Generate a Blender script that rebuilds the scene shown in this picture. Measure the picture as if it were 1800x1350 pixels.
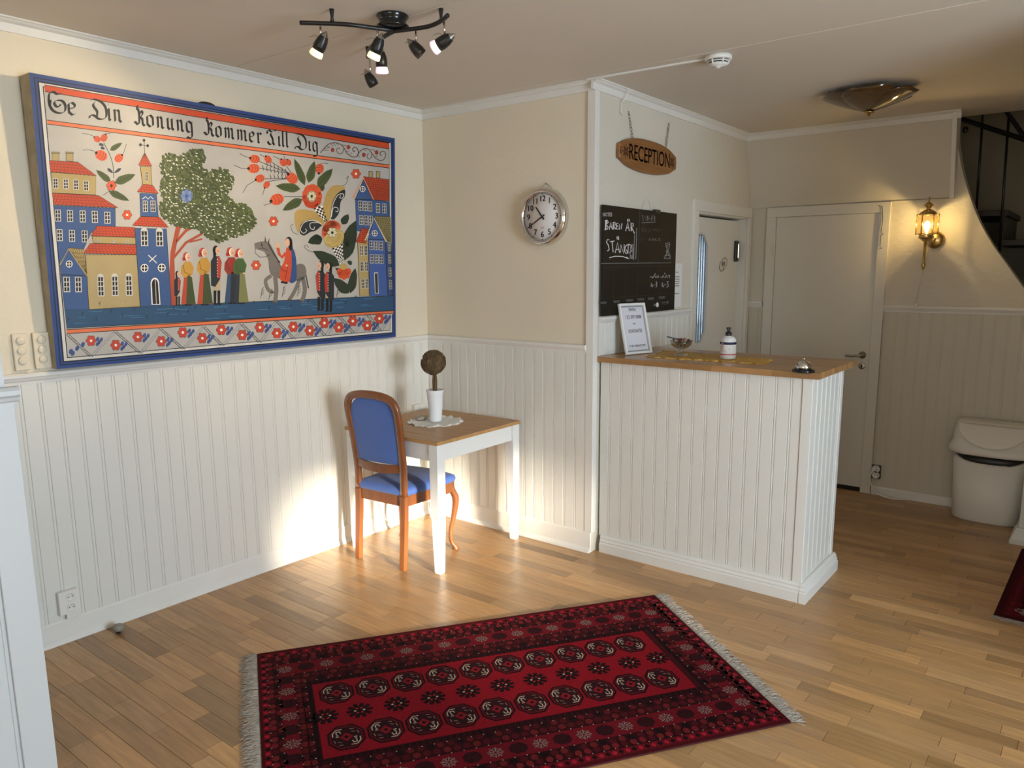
import bpy, math, random
from mathutils import Vector, Matrix
random.seed(7)
R = math.radians
scene = bpy.context.scene
COL = scene.collection
for _o in list(bpy.data.objects):
    bpy.data.objects.remove(_o)

# ------------------------------------------------------------------ camera
CAM = Vector((3.6190, -3.6022, 1.6453))
RIGHT = Vector((0.7937451, 0.60823553, -0.00427356))
UP = Vector((-0.09795759, 0.13476224, 0.98602406))
FWD = Vector((-0.60031078, 0.78223314, -0.16654815))
FPX, PPX, PPY = 1326.49, 930.11, 700.26
cam_d = bpy.data.cameras.new('camera')
cam = bpy.data.objects.new('camera', cam_d)
COL.objects.link(cam)
cam.matrix_world = Matrix(((RIGHT.x, UP.x, -FWD.x, CAM.x), (RIGHT.y, UP.y, -FWD.y, CAM.y),
                           (RIGHT.z, UP.z, -FWD.z, CAM.z), (0, 0, 0, 1)))
cam_d.sensor_fit = 'HORIZONTAL'
cam_d.sensor_width = 36.0
cam_d.lens = FPX / 1800 * 36.0
cam_d.shift_x = -(PPX - 900) / 1800
cam_d.shift_y = (PPY - 675) / 1800
cam_d.clip_start = 0.05
scene.camera = cam

# ------------------------------------------------------------------ light
scene.view_settings.view_transform = 'Standard'
scene.view_settings.look = 'None'
scene.view_settings.gamma = 1.0
scene.view_settings.use_curve_mapping = False
scene.view_settings.exposure = 0.16
world = bpy.data.worlds.new('world')
scene.world = world
world.use_nodes = True
world.node_tree.nodes['Background'].inputs[0].default_value = (0.62, 0.78, 1.0, 1)
world.node_tree.nodes['Background'].inputs[1].default_value = 1.2

def lamp(name, kind, energy, color, loc, aim=None, **kw):
    d = bpy.data.lights.new(name, kind)
    d.energy = energy
    d.color = color
    for k, v in kw.items():
        setattr(d, k, v)
    o = bpy.data.objects.new(name, d)
    COL.objects.link(o)
    o.location = loc
    if aim is not None:
        o.rotation_euler = Vector(aim).to_track_quat('-Z', 'Y').to_euler()
    return o

SUN_AZ, SUN_EL = R(-15.5), R(6.5)
sun_to = Vector((math.cos(SUN_EL) * math.cos(SUN_AZ), math.cos(SUN_EL) * math.sin(SUN_AZ), math.sin(SUN_EL)))
lamp('sun', 'SUN', 19.0, (1.0, 0.89, 0.72), (14, -5, 4), -sun_to, angle=R(4.8))
XE = 6.2                      # window wall
YS = -6.6                     # wall behind the camera
WINDOWS = [('x', -2.88, -1.45, 0.52, 2.05), ('y', 2.9, 5.5, 0.85, 2.15)]  # second one is unseen, added to brighten counter front and back wall
WIN_W = [138, 30]
for (ax, a0, a1, z0, z1), w_ in zip(WINDOWS, WIN_W):
    lo = (XE - 0.02, (a0 + a1) / 2, (z0 + z1) / 2) if ax == 'x' else ((a0 + a1) / 2, YS + 0.02, (z0 + z1) / 2)
    o_ = lamp('window_and_fill_light', 'AREA', w_, (0.64, 0.82, 1.0) if ax == 'x' else (1.0, 0.93, 0.82), lo, (-1, 0, 0) if ax == 'x' else (0, 1, 0), shape='RECTANGLE', size=1.0, size_y=1.0)  # daylight from the right; the rear lamp is an added warm fill
    if ax == 'x': o_.rotation_euler = (0, R(90), 0); o_.data.size = z1 - z0; o_.data.size_y = a1 - a0
    else: o_.rotation_euler = (R(90), 0, 0); o_.data.size = a1 - a0; o_.data.size_y = z1 - z0

# ceiling spot heads that are switched on (index of the head): watts, aim, cone
SPOT_W = {0: 40, 1: 17, 2: 15, 5: 15}
SPOT_AIM = {0: (-1.2, -0.85, -0.55), 1: (-1.2, -0.15, -0.65), 2: (-1.15, 0.3, -0.9), 5: (-1.4, 0.25, -0.8)}
SPOT_ANG = {0: 75, 1: 75, 2: 70, 5: 70}

# ------------------------------------------------------------------ helpers
def lin(c):
    c = c / 255.0
    return c / 12.92 if c <= 0.04045 else ((c + 0.055) / 1.055) ** 2.4
def hx(h):
    h = h.lstrip('#')
    return (lin(int(h[0:2], 16)), lin(int(h[2:4], 16)), lin(int(h[4:6], 16)), 1.0)

def ray(px, py):
    return RIGHT * ((px - PPX) / FPX) - UP * ((py - PPY) / FPX) + FWD
def on(ax, v, px, py):
    d = ray(px, py)
    return CAM + d * ((v - CAM[ax]) / d[ax])
def pix(p):
    q = Vector(p) - CAM
    z = q.dot(FWD)
    return (PPX + FPX * q.dot(RIGHT) / z, PPY - FPX * q.dot(UP) / z, z)

def mat(name, col, rough=0.5, metal=0.0, bump=None, var=None, attr=None, **kw):
    m = bpy.data.materials.new(name)
    m.use_nodes = True
    nt = m.node_tree
    b = nt.nodes['Principled BSDF']
    if isinstance(col, str):
        col = hx(col)
    if len(col) == 3:
        col = (*col, 1)
    b.inputs['Base Color'].default_value = col
    b.inputs['Roughness'].default_value = rough
    b.inputs['Metallic'].default_value = metal
    for k, v in kw.items():
        b.inputs[k].default_value = v
    tc = nt.nodes.new('ShaderNodeTexCoord')
    src = None
    if attr:
        a = nt.nodes.new('ShaderNodeAttribute')
        a.attribute_name = attr
        src = a.outputs['Color']
    if var:                                   # (scale xyz, amount, detail)
        mp = nt.nodes.new('ShaderNodeMapping')
        mp.inputs['Scale'].default_value = var[0]
        nt.links.new(tc.outputs['Object'], mp.inputs[0])
        n = nt.nodes.new('ShaderNodeTexNoise')
        n.inputs['Scale'].default_value = 1.0
        n.inputs['Detail'].default_value = var[2] if len(var) > 2 else 4
        nt.links.new(mp.outputs[0], n.inputs['Vector'])
        r = nt.nodes.new('ShaderNodeMapRange')
        r.inputs['From Min'].default_value = 0.25
        r.inputs['From Max'].default_value = 0.75
        r.inputs['To Min'].default_value = 1 - var[1]
        r.inputs['To Max'].default_value = 1 + var[1] * 0.6
        nt.links.new(n.outputs['Fac'], r.inputs['Value'])
        mx = nt.nodes.new('ShaderNodeMix')
        mx.data_type = 'RGBA'
        mx.blend_type = 'MULTIPLY'
        mx.inputs['Factor'].default_value = 1.0
        if src:
            nt.links.new(src, mx.inputs['A'])
        else:
            mx.inputs['A'].default_value = col
        nt.links.new(r.outputs[0], mx.inputs['B'])
        src = mx.outputs['Result']
    if src:
        nt.links.new(src, b.inputs['Base Color'])
    if bump:                                  # (scale, strength, distance)
        n2 = nt.nodes.new('ShaderNodeTexNoise')
        n2.inputs['Scale'].default_value = bump[0]
        n2.inputs['Detail'].default_value = 5
        nt.links.new(tc.outputs['Object'], n2.inputs['Vector'])
        bp = nt.nodes.new('ShaderNodeBump')
        bp.inputs['Strength'].default_value = bump[1]
        bp.inputs['Distance'].default_value = bump[2] if len(bump) > 2 else 0.01
        nt.links.new(n2.outputs['Fac'], bp.inputs['Height'])
        nt.links.new(bp.outputs[0], b.inputs['Normal'])
    return m

class MB:
    """collects geometry for one mesh object"""
    def __init__(s):
        s.v, s.f, s.c, s.sm = [], [], [], []
    def face(s, idx, col=None, smooth=False):
        s.f.append(tuple(idx)); s.c.append(col); s.sm.append(smooth)
    def poly(s, pts, col=None, smooth=False):
        i = len(s.v)
        s.v += [tuple(p) for p in pts]
        s.face(range(i, i + len(pts)), col, smooth)
    def box(s, a, b, col=None, M=None):
        x0, y0, z0 = a; x1, y1, z1 = b
        P = [(x0, y0, z0), (x1, y0, z0), (x1, y1, z0), (x0, y1, z0), (x0, y0, z1), (x1, y0, z1), (x1, y1, z1), (x0, y1, z1)]
        if M is not None:
            P = [tuple(M @ Vector(p)) for p in P]
        i = len(s.v); s.v += P
        for q in ((0, 3, 2, 1), (4, 5, 6, 7), (0, 1, 5, 4), (1, 2, 6, 5), (2, 3, 7, 6), (3, 0, 4, 7)):
            s.face([i + k for k in q], col)
        return s
    def prism(s, pts, f0, f1, col=None, smooth=False):
        """pts 2D list, f0/f1 map a 2D point to 3D for both caps"""
        n = len(pts); i = len(s.v)
        s.v += [tuple(f0(p)) for p in pts] + [tuple(f1(p)) for p in pts]
        s.face([i + k for k in range(n)][::-1], col)
        s.face([i + n + k for k in range(n)], col)
        for k in range(n):
            j = (k + 1) % n
            s.face([i + k, i + j, i + n + j, i + n + k], col, smooth)
        return s
    def rings(s, rings, cap=True, col=None, smooth=True, closed=True):
        n = len(rings[0]); i = len(s.v)
        for r in rings:
            s.v += [tuple(p) for p in r]
        for a in range(len(rings) - 1):
            for k in range(n if closed else n - 1):
                j = (k + 1) % n
                s.face([i + a * n + k, i + a * n + j, i + (a + 1) * n + j, i + (a + 1) * n + k], col, smooth)
        if cap:
            s.face([i + k for k in range(n)][::-1], col)
            e = i + (len(rings) - 1) * n
            s.face([e + k for k in range(n)], col)
        return s
    def lathe(s, prof, seg=24, o=(0, 0, 0), ax=None, cap=True, col=None, smooth=True):
        """prof: (radius, height) list, axis z or given direction"""
        q = Vector((0, 0, 1)).rotation_difference(Vector(ax)) if ax is not None else None
        rs = []
        for r, h in prof:
            ring = []
            for k in range(seg):
                a = 2 * math.pi * k / seg
                p = Vector((r * math.cos(a), r * math.sin(a), h))
                if q: p = q @ p
                ring.append(p + Vector(o))
            rs.append(ring)
        return s.rings(rs, cap, col, smooth)
    def tube(s, path, r, seg=8, col=None, flat=None, cap=True):
        """r: radius or list; flat: (a,b) half sizes of a rectangular section instead"""
        P = [Vector(p) for p in path]
        n = len(P)
        T = []
        for k in range(n):
            a = P[max(k - 1, 0)]; b = P[min(k + 1, n - 1)]
            T.append((b - a).normalized())
        ref = Vector((0, 0, 1)) if abs(T[0].z) < 0.9 else Vector((1, 0, 0))
        N = (ref - T[0] * ref.dot(T[0])).normalized()
        rs = []
        for k in range(n):
            N = (N - T[k] * N.dot(T[k])).normalized()
            B = T[k].cross(N)
            if flat:
                fa, fb = flat[k] if isinstance(flat[0], (list, tuple)) else flat
                ring = [P[k] + N * (x * fa) + B * (y * fb) for x, y in ((1, 1), (-1, 1), (-1, -1), (1, -1))]
            else:
                rr = r[k] if isinstance(r, (list, tuple)) else r
                ring = [P[k] + (N * math.cos(2 * math.pi * j / seg) + B * math.sin(2 * math.pi * j / seg)) * rr for j in range(seg)]
            rs.append(ring)
        return s.rings(rs, cap, col, smooth=not flat)
    def build(s, name, m, parent=None, loc=None, rotz=None, attr=False, bevel=0, link=True):
        me = bpy.data.meshes.new(name)
        me.from_pydata(s.v, [], s.f)
        me.polygons.foreach_set('use_smooth', s.sm)
        if attr:
            ca = me.color_attributes.new('Col', 'FLOAT_COLOR', 'CORNER')
            buf = []
            for f, c in zip(s.f, s.c):
                buf += list(c or (0.5, 0.5, 0.5, 1)) * len(f)
            ca.data.foreach_set('color', buf)
        me.validate()
        me.materials.append(m)
        o = bpy.data.objects.new(name, me)
        COL.objects.link(o)
        if parent: o.parent = parent
        if loc is not None: o.location = loc
        if rotz is not None: o.rotation_euler = (0, 0, rotz)
        if bevel:
            bv = o.modifiers.new('bevel', 'BEVEL')
            bv.width = bevel; bv.segments = 2; bv.limit_method = 'ANGLE'; bv.angle_limit = R(40)
        return o

def tag(o, label=None, cat=None, group=None, kind=None):
    if label: o['label'] = label
    if cat: o['category'] = cat
    if group: o['group'] = group
    if kind: o['kind'] = kind
    return o
def thing(name, label, cat, loc=(0, 0, 0), rotz=0, group=None):
    o = bpy.data.objects.new(name, None)
    o.empty_display_size = 0.1
    COL.objects.link(o)
    o.location = loc; o.rotation_euler = (0, 0, rotz)
    return tag(o, label, cat, group)
def copy_obj(o, parent=None, loc=None):
    c = o.copy()
    COL.objects.link(c)
    if parent: c.parent = parent
    if loc is not None: c.location = loc
    return c
def bez(pts, n=8):
    """smooth Catmull-Rom through points"""
    P = [Vector(p) for p in pts]
    out = []
    for i in range(len(P) - 1):
        p0 = P[i - 1] if i else P[0] * 2 - P[1]
        p1, p2 = P[i], P[i + 1]
        p3 = P[i + 2] if i + 2 < len(P) else p2 * 2 - p1
        for k in range(n):
            t = k / n
            out.append(0.5 * ((2 * p1) + (p2 - p0) * t + (2 * p0 - 5 * p1 + 4 * p2 - p3) * t * t + (3 * p1 - p0 - 3 * p2 + p3) * t ** 3))
    out.append(P[-1])
    return out

def text_polys(body, size=1.0, align='CENTER'):
    cu = bpy.data.curves.new('txt', 'FONT')
    cu.body = body; cu.size = size; cu.align_x = align; cu.align_y = 'CENTER'
    cu.resolution_u = 3
    ob = bpy.data.objects.new('txt', cu)
    me = bpy.data.meshes.new_from_object(ob)
    res = [[tuple(me.vertices[i].co[:2]) for i in p.vertices] for p in me.polygons]
    bpy.data.objects.remove(ob); bpy.data.curves.remove(cu); bpy.data.meshes.remove(me)
    return res

class Paint:
    """flat coloured shapes on a surface; fn(u, v, h) gives the 3D point"""
    def __init__(s, fn, step=0.00012):
        s.fn, s.mb, s.step = fn, MB(), step
    def poly(s, pts, col, lay=1):
        c = hx(col) if isinstance(col, str) else col
        s.mb.poly([s.fn(p[0], p[1], lay * s.step) for p in pts], c)
    def line(s, pts, w, col, lay=2, taper=False):
        P = [Vector((p[0], p[1])) for p in pts]
        n = len(P)
        L, Rr = [], []
        for k in range(n):
            t = (P[min(k + 1, n - 1)] - P[max(k - 1, 0)])
            if t.length < 1e-9: t = Vector((1, 0))
            t.normalize()
            nn = Vector((-t.y, t.x)) * (w / 2 * ((1 - k / (n - 1) * 0.8) if taper else 1))
            L.append(P[k] + nn); Rr.append(P[k] - nn)
        for k in range(n - 1):
            s.poly([L[k], L[k + 1], Rr[k + 1], Rr[k]], col, lay)
    def ell(s, cx, cy, rx, ry, col, lay=1, n=12, rot=0.0):
        c, d = math.cos(rot), math.sin(rot)
        s.poly([(cx + rx * math.cos(a) * c - ry * math.sin(a) * d, cy + rx * math.cos(a) * d + ry * math.sin(a) * c)
                for a in [2 * math.pi * k / n for k in range(n)]], col, lay)
    def text(s, body, cx, cy, size, col, lay=2, sx=1.0, flip=False, align='CENTER'):
        for p in text_polys(body, size, align):
            s.poly([(cx + x * sx, cy + (-y if flip else y)) for x, y in p], col, lay)
    def build(s, name, m, parent=None):
        return s.mb.build(name, m, parent, attr=True)

# ------------------------------------------------------------------ materials
M_WALL = mat('cream_plaster', (0.77, 0.685, 0.535), 0.85, bump=(38, 0.35, 0.006), var=((1.2, 1.2, 1.2), 0.05))
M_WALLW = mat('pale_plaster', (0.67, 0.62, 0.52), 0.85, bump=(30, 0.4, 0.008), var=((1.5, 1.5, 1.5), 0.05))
M_WAIN = mat('white_paint', (0.76, 0.74, 0.68), 0.42, bump=(90, 0.06, 0.002), var=((1.3, 1.3, 0.6), 0.06))
M_TRIM = mat('trim_paint', (0.77, 0.75, 0.70), 0.38, bump=(60, 0.05, 0.002), var=((2, 2, 2), 0.05))
M_CEIL = mat('ceiling_paint', (0.70, 0.63, 0.54), 0.75, bump=(120, 0.08, 0.002), var=((0.8, 0.8, 0.8), 0.04))
M_WHITE = mat('white_lacquer', (0.80, 0.81, 0.80), 0.32, bump=(40, 0.03, 0.002))
M_DOOR = mat('door_paint', (0.72, 0.69, 0.62), 0.42, bump=(50, 0.04, 0.002), var=((1, 1, 0.5), 0.04))
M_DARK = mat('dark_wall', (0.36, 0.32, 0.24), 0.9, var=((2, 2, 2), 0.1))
M_BLACK = mat('black_metal', (0.012, 0.011, 0.010), 0.35)
M_BLACKP = mat('black_plastic', (0.015, 0.015, 0.016), 0.4)
M_CHROME = mat('chrome', (0.72, 0.71, 0.68), 0.10, 1.0)
M_STEEL = mat('dull_steel', (0.42, 0.38, 0.33), 0.30, 1.0)
M_BRASS = mat('brass', (0.62, 0.44, 0.18), 0.24, 1.0, bump=(80, 0.1, 0.002))
M_PLASTIC = mat('white_plastic', (0.78, 0.76, 0.71), 0.35)
M_PAINT = mat('painted_colours', (0.5, 0.5, 0.5), 0.55, attr='Col', var=((7, 7, 7), 0.10, 8), bump=(45, 0.12, 0.003))
M_PRINT = mat('printed_colours', (0.5, 0.5, 0.5), 0.6, attr='Col')

def wood(name, col, scale, rough=0.4, amt=0.22, coat=0.0, attr=None):
    m = mat(name, col, rough, var=(scale, amt, 6), attr=attr, bump=(70, 0.04, 0.001))
    if coat:
        m.node_tree.nodes['Principled BSDF'].inputs['Coat Weight'].default_value = coat
        m.node_tree.nodes['Principled BSDF'].inputs['Coat Roughness'].default_value = 0.2
    return m
M_FLOOR = wood('oak_boards', (0.4, 0.26, 0.13), (5, 60, 60), 0.31, 0.24, 0.0, 'Col')
M_FBASE = mat('floor_underlay', (0.07, 0.04, 0.02), 0.8)

XR, YB, ZC = 1.3133, 2.2545, 2.650
ZR, ZR2, ZR3 = 1.229, 1.388, 1.395      # chair rail heights: main room, reception wall, alcove
S = 'structure'
SHEER, SUN_DIM_Z = 0.85, 1.02     # added sun-dimming sheet: share of light it catches, its lower edge
def bxs(name, boxes, m, parent=None, kind=S, bevel=0):
    mb = MB()
    for a, b in boxes: mb.box(a, b)
    o = mb.build(name, m, parent, bevel=bevel)
    if kind and not parent: o['kind'] = kind
    return o

# ------------------------------------------------------------------ floor of oak strips
floor = bxs('floor', [((-0.2, -6.7, -0.12), (XE + 0.2, 3.8, -0.006))], M_FBASE)
SW = 0.0712
boards = []
y = -6.6
row = 0
while y < YB + 0.05:
    rnd = random.Random(row * 13 + 5)
    x = -0.1 - rnd.random() * 0.5
    while x < XE + 0.1:
        L = rnd.choice((0.28, 0.36, 0.44, 0.52, 0.62)) * rnd.uniform(0.9, 1.1)
        t = rnd.gauss(1.0, 0.15)
        wv = rnd.uniform(-0.03, 0.03)
        boards.append((max(x, -0.1), y, min(x + L, XE + 0.1), y + SW, (0.455 * t * (1 + wv), 0.258 * t, 0.108 * t * (1 - wv * 2), 1)))
        x += L
    y += SW
    row += 1
def vis(b):
    cx, cy = (b[0] + b[2]) / 2, (b[1] + b[3]) / 2
    if cx < 0.0 or (cx < 0.95 and cy < -2.75): return 0
    px, py, z = pix((cx, cy, 0))
    if z < 0.3 or not (-40 < px < 1840 and 0 < py < 1380): return 0
    if XR < cx < 2.5 and 0 < cy < 1.2: return 0
    if cx < XR and cy > 0: return 0
    # under the rug
    e, n = Vector((0.5686, 0.8226)), Vector((0.8226, -0.5686))
    q = Vector((cx - 0.817, cy + 1.903))
    if 0.15 < q.dot(e) < 1.75 and 0.1 < q.dot(n) < 1.05: return 0
    return (b[2] - b[0]) * SW * (1.645 / z) / z ** 2
boards.sort(key=vis, reverse=True)
def board_mesh(mb, b):
    g = 0.0004
    x0, y0, x1, y1 = b[0] + g, b[1] + g, b[2] - g, b[3] - g
    c = 0.0007
    top = [(x0 + c, y0 + c, 0), (x1 - c, y0 + c, 0), (x1 - c, y1 - c, 0), (x0 + c, y1 - c, 0)]
    bot = [(x0, y0, -0.0015), (x1, y0, -0.0015), (x1, y1, -0.0015), (x0, y1, -0.0015)]
    i = len(mb.v); mb.v += top + bot
    mb.face((i, i + 1, i + 2, i + 3), b[4])
    for k in range(4):
        j = (k + 1) % 4
        mb.face((i + 4 + k, i + 4 + j, i + j, i + k), b[4])
for b in boards[:296]:
    mb = MB(); board_mesh(mb, b)
    mb.build('floor_board', M_FLOOR, floor, attr=True)
mb = MB()
for b in boards[296:]: board_mesh(mb, b)
o = mb.build('floor_boards_far', M_FLOOR, floor, attr=True)
o['kind'] = 'stuff'

# ------------------------------------------------------------------ ceiling of wide panels
ceiling = bxs('ceiling', [((-0.2, -6.7, ZC + 0.008), (XE + 0.2, YB + 0.13, ZC + 0.12))], M_CEIL)
JO = [-6.6, -5.02, -3.79, -2.56, -1.338, -0.105, 1.135, YB + 0.12]
for i in range(len(JO) - 1):
    mb = MB().box((-0.15, JO[i] + 0.0022, ZC), (XE + 0.1, JO[i + 1] - 0.0022, ZC + 0.012))
    mb.build('ceiling_panel', M_CEIL, ceiling, bevel=0.002)

# ------------------------------------------------------------------ walls
wall_left = bxs('wall_left', [((-0.2, -2.95, 0), (0, 0.15, ZC + 0.02))], M_WALL)
wall_back = bxs('wall_back', [((0, 0, 0), (XR - 0.001, 0.14, ZC + 0.02))], M_WALL)
D2A, D2B, D2T = 1.285, 2.19, 2.045
wall_rec = bxs('wall_reception', [((XR - 0.16, 0.14, 0), (XR, D2A, ZC + 0.02)), ((XR - 0.16, D2A, D2T), (XR, D2B, ZC + 0.02)),
                                  ((XR - 0.16, D2B, 0), (XR, YB + 0.15, ZC + 0.02)), ((XR - 0.02, 0.001, 0), (XR, 0.14, ZC + 0.02))], M_WALLW)
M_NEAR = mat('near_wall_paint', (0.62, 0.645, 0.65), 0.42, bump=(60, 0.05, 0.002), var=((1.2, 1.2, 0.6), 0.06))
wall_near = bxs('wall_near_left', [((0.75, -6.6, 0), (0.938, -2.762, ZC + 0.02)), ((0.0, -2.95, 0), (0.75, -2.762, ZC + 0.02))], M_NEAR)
# alcove wall with the curved stair opening
arch = [on(1, YB, *p) for p in [(1683, 214), (1683, 240), (1686, 268), (1690, 292), (1700, 330), (1720, 385), (1745, 430), (1770, 465), (1800, 507)]]
arch = [(p.x, p.z) for p in arch] + [(3.35, 1.27), (3.62, 1.0), (4.0, 0.7), (4.4, 0.45), (4.8, 0.2), (5.0, 0.0)]
arch[0] = (arch[0][0], ZC + 0.02)
arch = [(v.x, v.y) for v in bez([(a, b, 0) for a, b in arch], 3)]
prof = [(XR, 0.0), (XR, ZC + 0.02)] + arch
mb = MB()
mb.prism([p for p in prof], lambda p: (p[0], YB, p[1]), lambda p: (p[0], YB + 0.12, p[1]))
wall_alc = tag(mb.build('wall_alcove', M_WALLW), kind=S)
# boarded bulkhead leaning out above the door
mb = MB()
BX0, BX1 = XR + 0.001, 2.705
sec = [(YB, 2.118), (YB - 0.012, 2.118), (2.098, ZC), (YB, ZC)]
mb.prism(sec, lambda p: (BX0, p[0], p[1]), lambda p: (BX1, p[0], p[1]))
tag(mb.build('wall_bulkhead', M_WALLW), kind=S)
# window walls
def holed(ax, lo, hi, wins):
    """boxes of a wall along y (ax 'x', plane x=XE) or along x (ax 'y', plane y=YS)"""
    r = []
    cur = lo
    for (a0, a1, z0, z1) in wins:
        r += [(cur, a0, 0, ZC + 0.02), (a0, a1, 0, z0), (a0, a1, z1, ZC + 0.02)]
        cur = a1
    r.append((cur, hi, 0, ZC + 0.02))
    return [((XE, a, z0), (XE + 0.2, b, z1)) if ax == 'x' else ((a, YS - 0.2, z0), (b, YS, z1)) for a, b, z0, z1 in r]
wall_right = bxs('wall_right', holed('x', -6.8, YB + 1.5, [w[1:] for w in WINDOWS if w[0] == 'x']), M_WALL)
wall_rear = bxs('wall_rear', holed('y', 0.75, XE, [w[1:] for w in WINDOWS if w[0] == 'y']), M_WALL)
gl = bpy.data.materials.new('window_glass')
gl.use_nodes = True
nt = gl.node_tree
nt.nodes.remove(nt.nodes['Principled BSDF'])
tr = nt.nodes.new('ShaderNodeBsdfTransparent'); gs = nt.nodes.new('ShaderNodeBsdfGlossy'); mx = nt.nodes.new('ShaderNodeMixShader')
gs.inputs['Roughness'].default_value = 0.02
mx.inputs[0].default_value = 0.06
nt.links.new(tr.outputs[0], mx.inputs[1]); nt.links.new(gs.outputs[0], mx.inputs[2])
nt.links.new(mx.outputs[0], nt.nodes['Material Output'].inputs[0])
M_PANE = gl
for i, (ax, a0, a1, z0, z1) in enumerate(WINDOWS):
    t = 0.06
    def wb(a, b, za, zb, d0, d1): return ((XE + d0, a, za), (XE + d1, b, zb)) if ax == 'x' else ((a, YS - d1, za), (b, YS - d0, zb))
    w = bxs('window_%d' % (i + 1), [wb(a0, a0 + t, z0, z1, 0.05, 0.12), wb(a1 - t, a1, z0, z1, 0.05, 0.12), wb(a0 + t, a1 - t, z0, z0 + t, 0.05, 0.12), wb(a0 + t, a1 - t, z1 - t, z1, 0.05, 0.12)], M_TRIM)  # the rear frame is made up around the added fill
    MB().box(*wb(a0 + t, a1 - t, z0 + t, z1 - t, 0.083, 0.087)).build('pane', M_PANE, w)
    if i == 0:                             # unseen sheet added in the reveal to dim the upper sunlight
        sm_ = bpy.data.materials.new('sun_dim_sheet'); sm_.use_nodes = True
        n_ = sm_.node_tree; n_.nodes.remove(n_.nodes['Principled BSDF'])
        t1 = n_.nodes.new('ShaderNodeBsdfTransparent'); t2 = n_.nodes.new('ShaderNodeBsdfTranslucent'); m_ = n_.nodes.new('ShaderNodeMixShader')
        t1.inputs[0].default_value = (1, 1, 1, 1); t2.inputs[0].default_value = (0.8, 0.8, 0.78, 1); m_.inputs[0].default_value = SHEER
        n_.links.new(t1.outputs[0], m_.inputs[1]); n_.links.new(t2.outputs[0], m_.inputs[2]); n_.links.new(m_.outputs[0], n_.nodes['Material Output'].inputs[0])
        MB().box((XE + 0.02, a0, SUN_DIM_Z), (XE + 0.022, a1, z1)).build('added_sun_dimmer', sm_, w)
bxs('added_shade_wall', [((3.95, -0.25, 0), (4.05, YB - 0.002, ZC + 0.002))], M_WALLW)  # unseen wall added to keep window light off the alcove
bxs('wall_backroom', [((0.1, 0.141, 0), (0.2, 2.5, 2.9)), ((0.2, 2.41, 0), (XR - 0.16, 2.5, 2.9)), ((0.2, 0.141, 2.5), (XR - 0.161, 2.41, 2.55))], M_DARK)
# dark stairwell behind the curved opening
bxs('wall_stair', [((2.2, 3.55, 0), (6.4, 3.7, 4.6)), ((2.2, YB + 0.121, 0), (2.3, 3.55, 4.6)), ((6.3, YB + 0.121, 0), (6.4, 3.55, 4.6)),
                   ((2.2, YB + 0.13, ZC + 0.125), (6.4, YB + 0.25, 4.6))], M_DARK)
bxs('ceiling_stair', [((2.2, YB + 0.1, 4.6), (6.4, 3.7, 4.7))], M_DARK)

# ------------------------------------------------------------------ wainscot boards (each one its own piece)
PROF = [(0, 0.0065), (0.002, 0.0065), (0.0032, 0.0092), (0.0075, 0.0105), (0.0118, 0.0092), (0.013, 0.0062), (0.0148, 0.0062), (0.0165, 0.0105)]
_bm_cache = {}
def wain(parent, o, d, n, length, z0, z1, w=0.0755, m=None, off=0.0, name='wainscot_board', deep=1.0):
    """o: start (x,y); d: unit direction along the wall; n: unit normal"""
    m = m or M_WAIN
    t = -off
    while t < length - 0.004:
        a, b = max(t, 0.0), min(t + w, length)
        key = (round(b - a, 4), round(z0, 4), round(z1, 4), round(a - t, 4), m.name, d, n, deep)
        loc = (o[0] + d[0] * a, o[1] + d[1] * a, 0)
        if key in _bm_cache:
            ob = bpy.data.objects.new(name, _bm_cache[key]); COL.objects.link(ob); ob.parent = parent; ob.location = loc
        else:
            ww = b - a
            sh = a - t
            P = [(p[0] - sh, p[1]) for p in PROF if p[0] - sh >= -1e-6 and p[0] - sh < ww - 0.003]
            if not P or P[-1][1] < 0.01: P = P + [(max(0.0, 0.0165 - sh), 0.0105)] if max(0.0, 0.0165 - sh) < ww - 0.002 else [(0, 0.0105)]
            P = [p for p in P if p[0] < ww - 0.002] + [(ww - 0.0012, 0.0105), (ww, 0.0078), (ww, 0)]
            P = [(0, 0)] + [(p[0], p[1] if p[1] == 0 else 0.0105 - (0.0105 - p[1]) * deep) for p in P]
            mb = MB()
            mb.prism(P, lambda p: (d[0] * p[0] + n[0] * p[1], d[1] * p[0] + n[1] * p[1], z0),
                     lambda p: (d[0] * p[0] + n[0] * p[1], d[1] * p[0] + n[1] * p[1], z1))
            ob = mb.build(name, m, parent, loc)
            _bm_cache[key] = ob.data
        t += w
def extr(name, prof, a, b, n, m, parent=None, kind=S, capm=0.0):
    """moulding: prof in (out, z) run from a to b (xy), n = outward normal"""
    mb = MB()
    d = Vector((b[0] - a[0], b[1] - a[1])).normalized()
    mb.prism(prof, lambda p: (a[0] + n[0] * p[0] - d.x * p[0] * capm, a[1] + n[1] * p[0] - d.y * p[0] * capm, p[1]),
             lambda p: (b[0] + n[0] * p[0] + d.x * p[0] * capm, b[1] + n[1] * p[0] + d.y * p[0] * capm, p[1]))
    o = mb.build(name, m, parent)
    if kind and not parent: o['kind'] = kind
    return o
def railp(z, out=0.026):
    return [(0, z - 0.048), (0.012, z - 0.048), (0.013, z - 0.036), (0.019, z - 0.030), (0.021, z - 0.024), (out, z - 0.017), (out, z - 0.006), (out - 0.007, z), (0, z)]
def basep(h=0.105):
    return [(0, 0), (0.032, 0), (0.030, 0.012), (0.022, 0.024), (0.016, 0.030), (0.016, h - 0.008), (0.012, h), (0, h)]
def basep2():
    return [(0, 0), (0.034, 0), (0.034, 0.052), (0.027, 0.058), (0.030, 0.066), (0.022, 0.078), (0.024, 0.086), (0.012, 0.098), (0, 0.098)]
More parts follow.
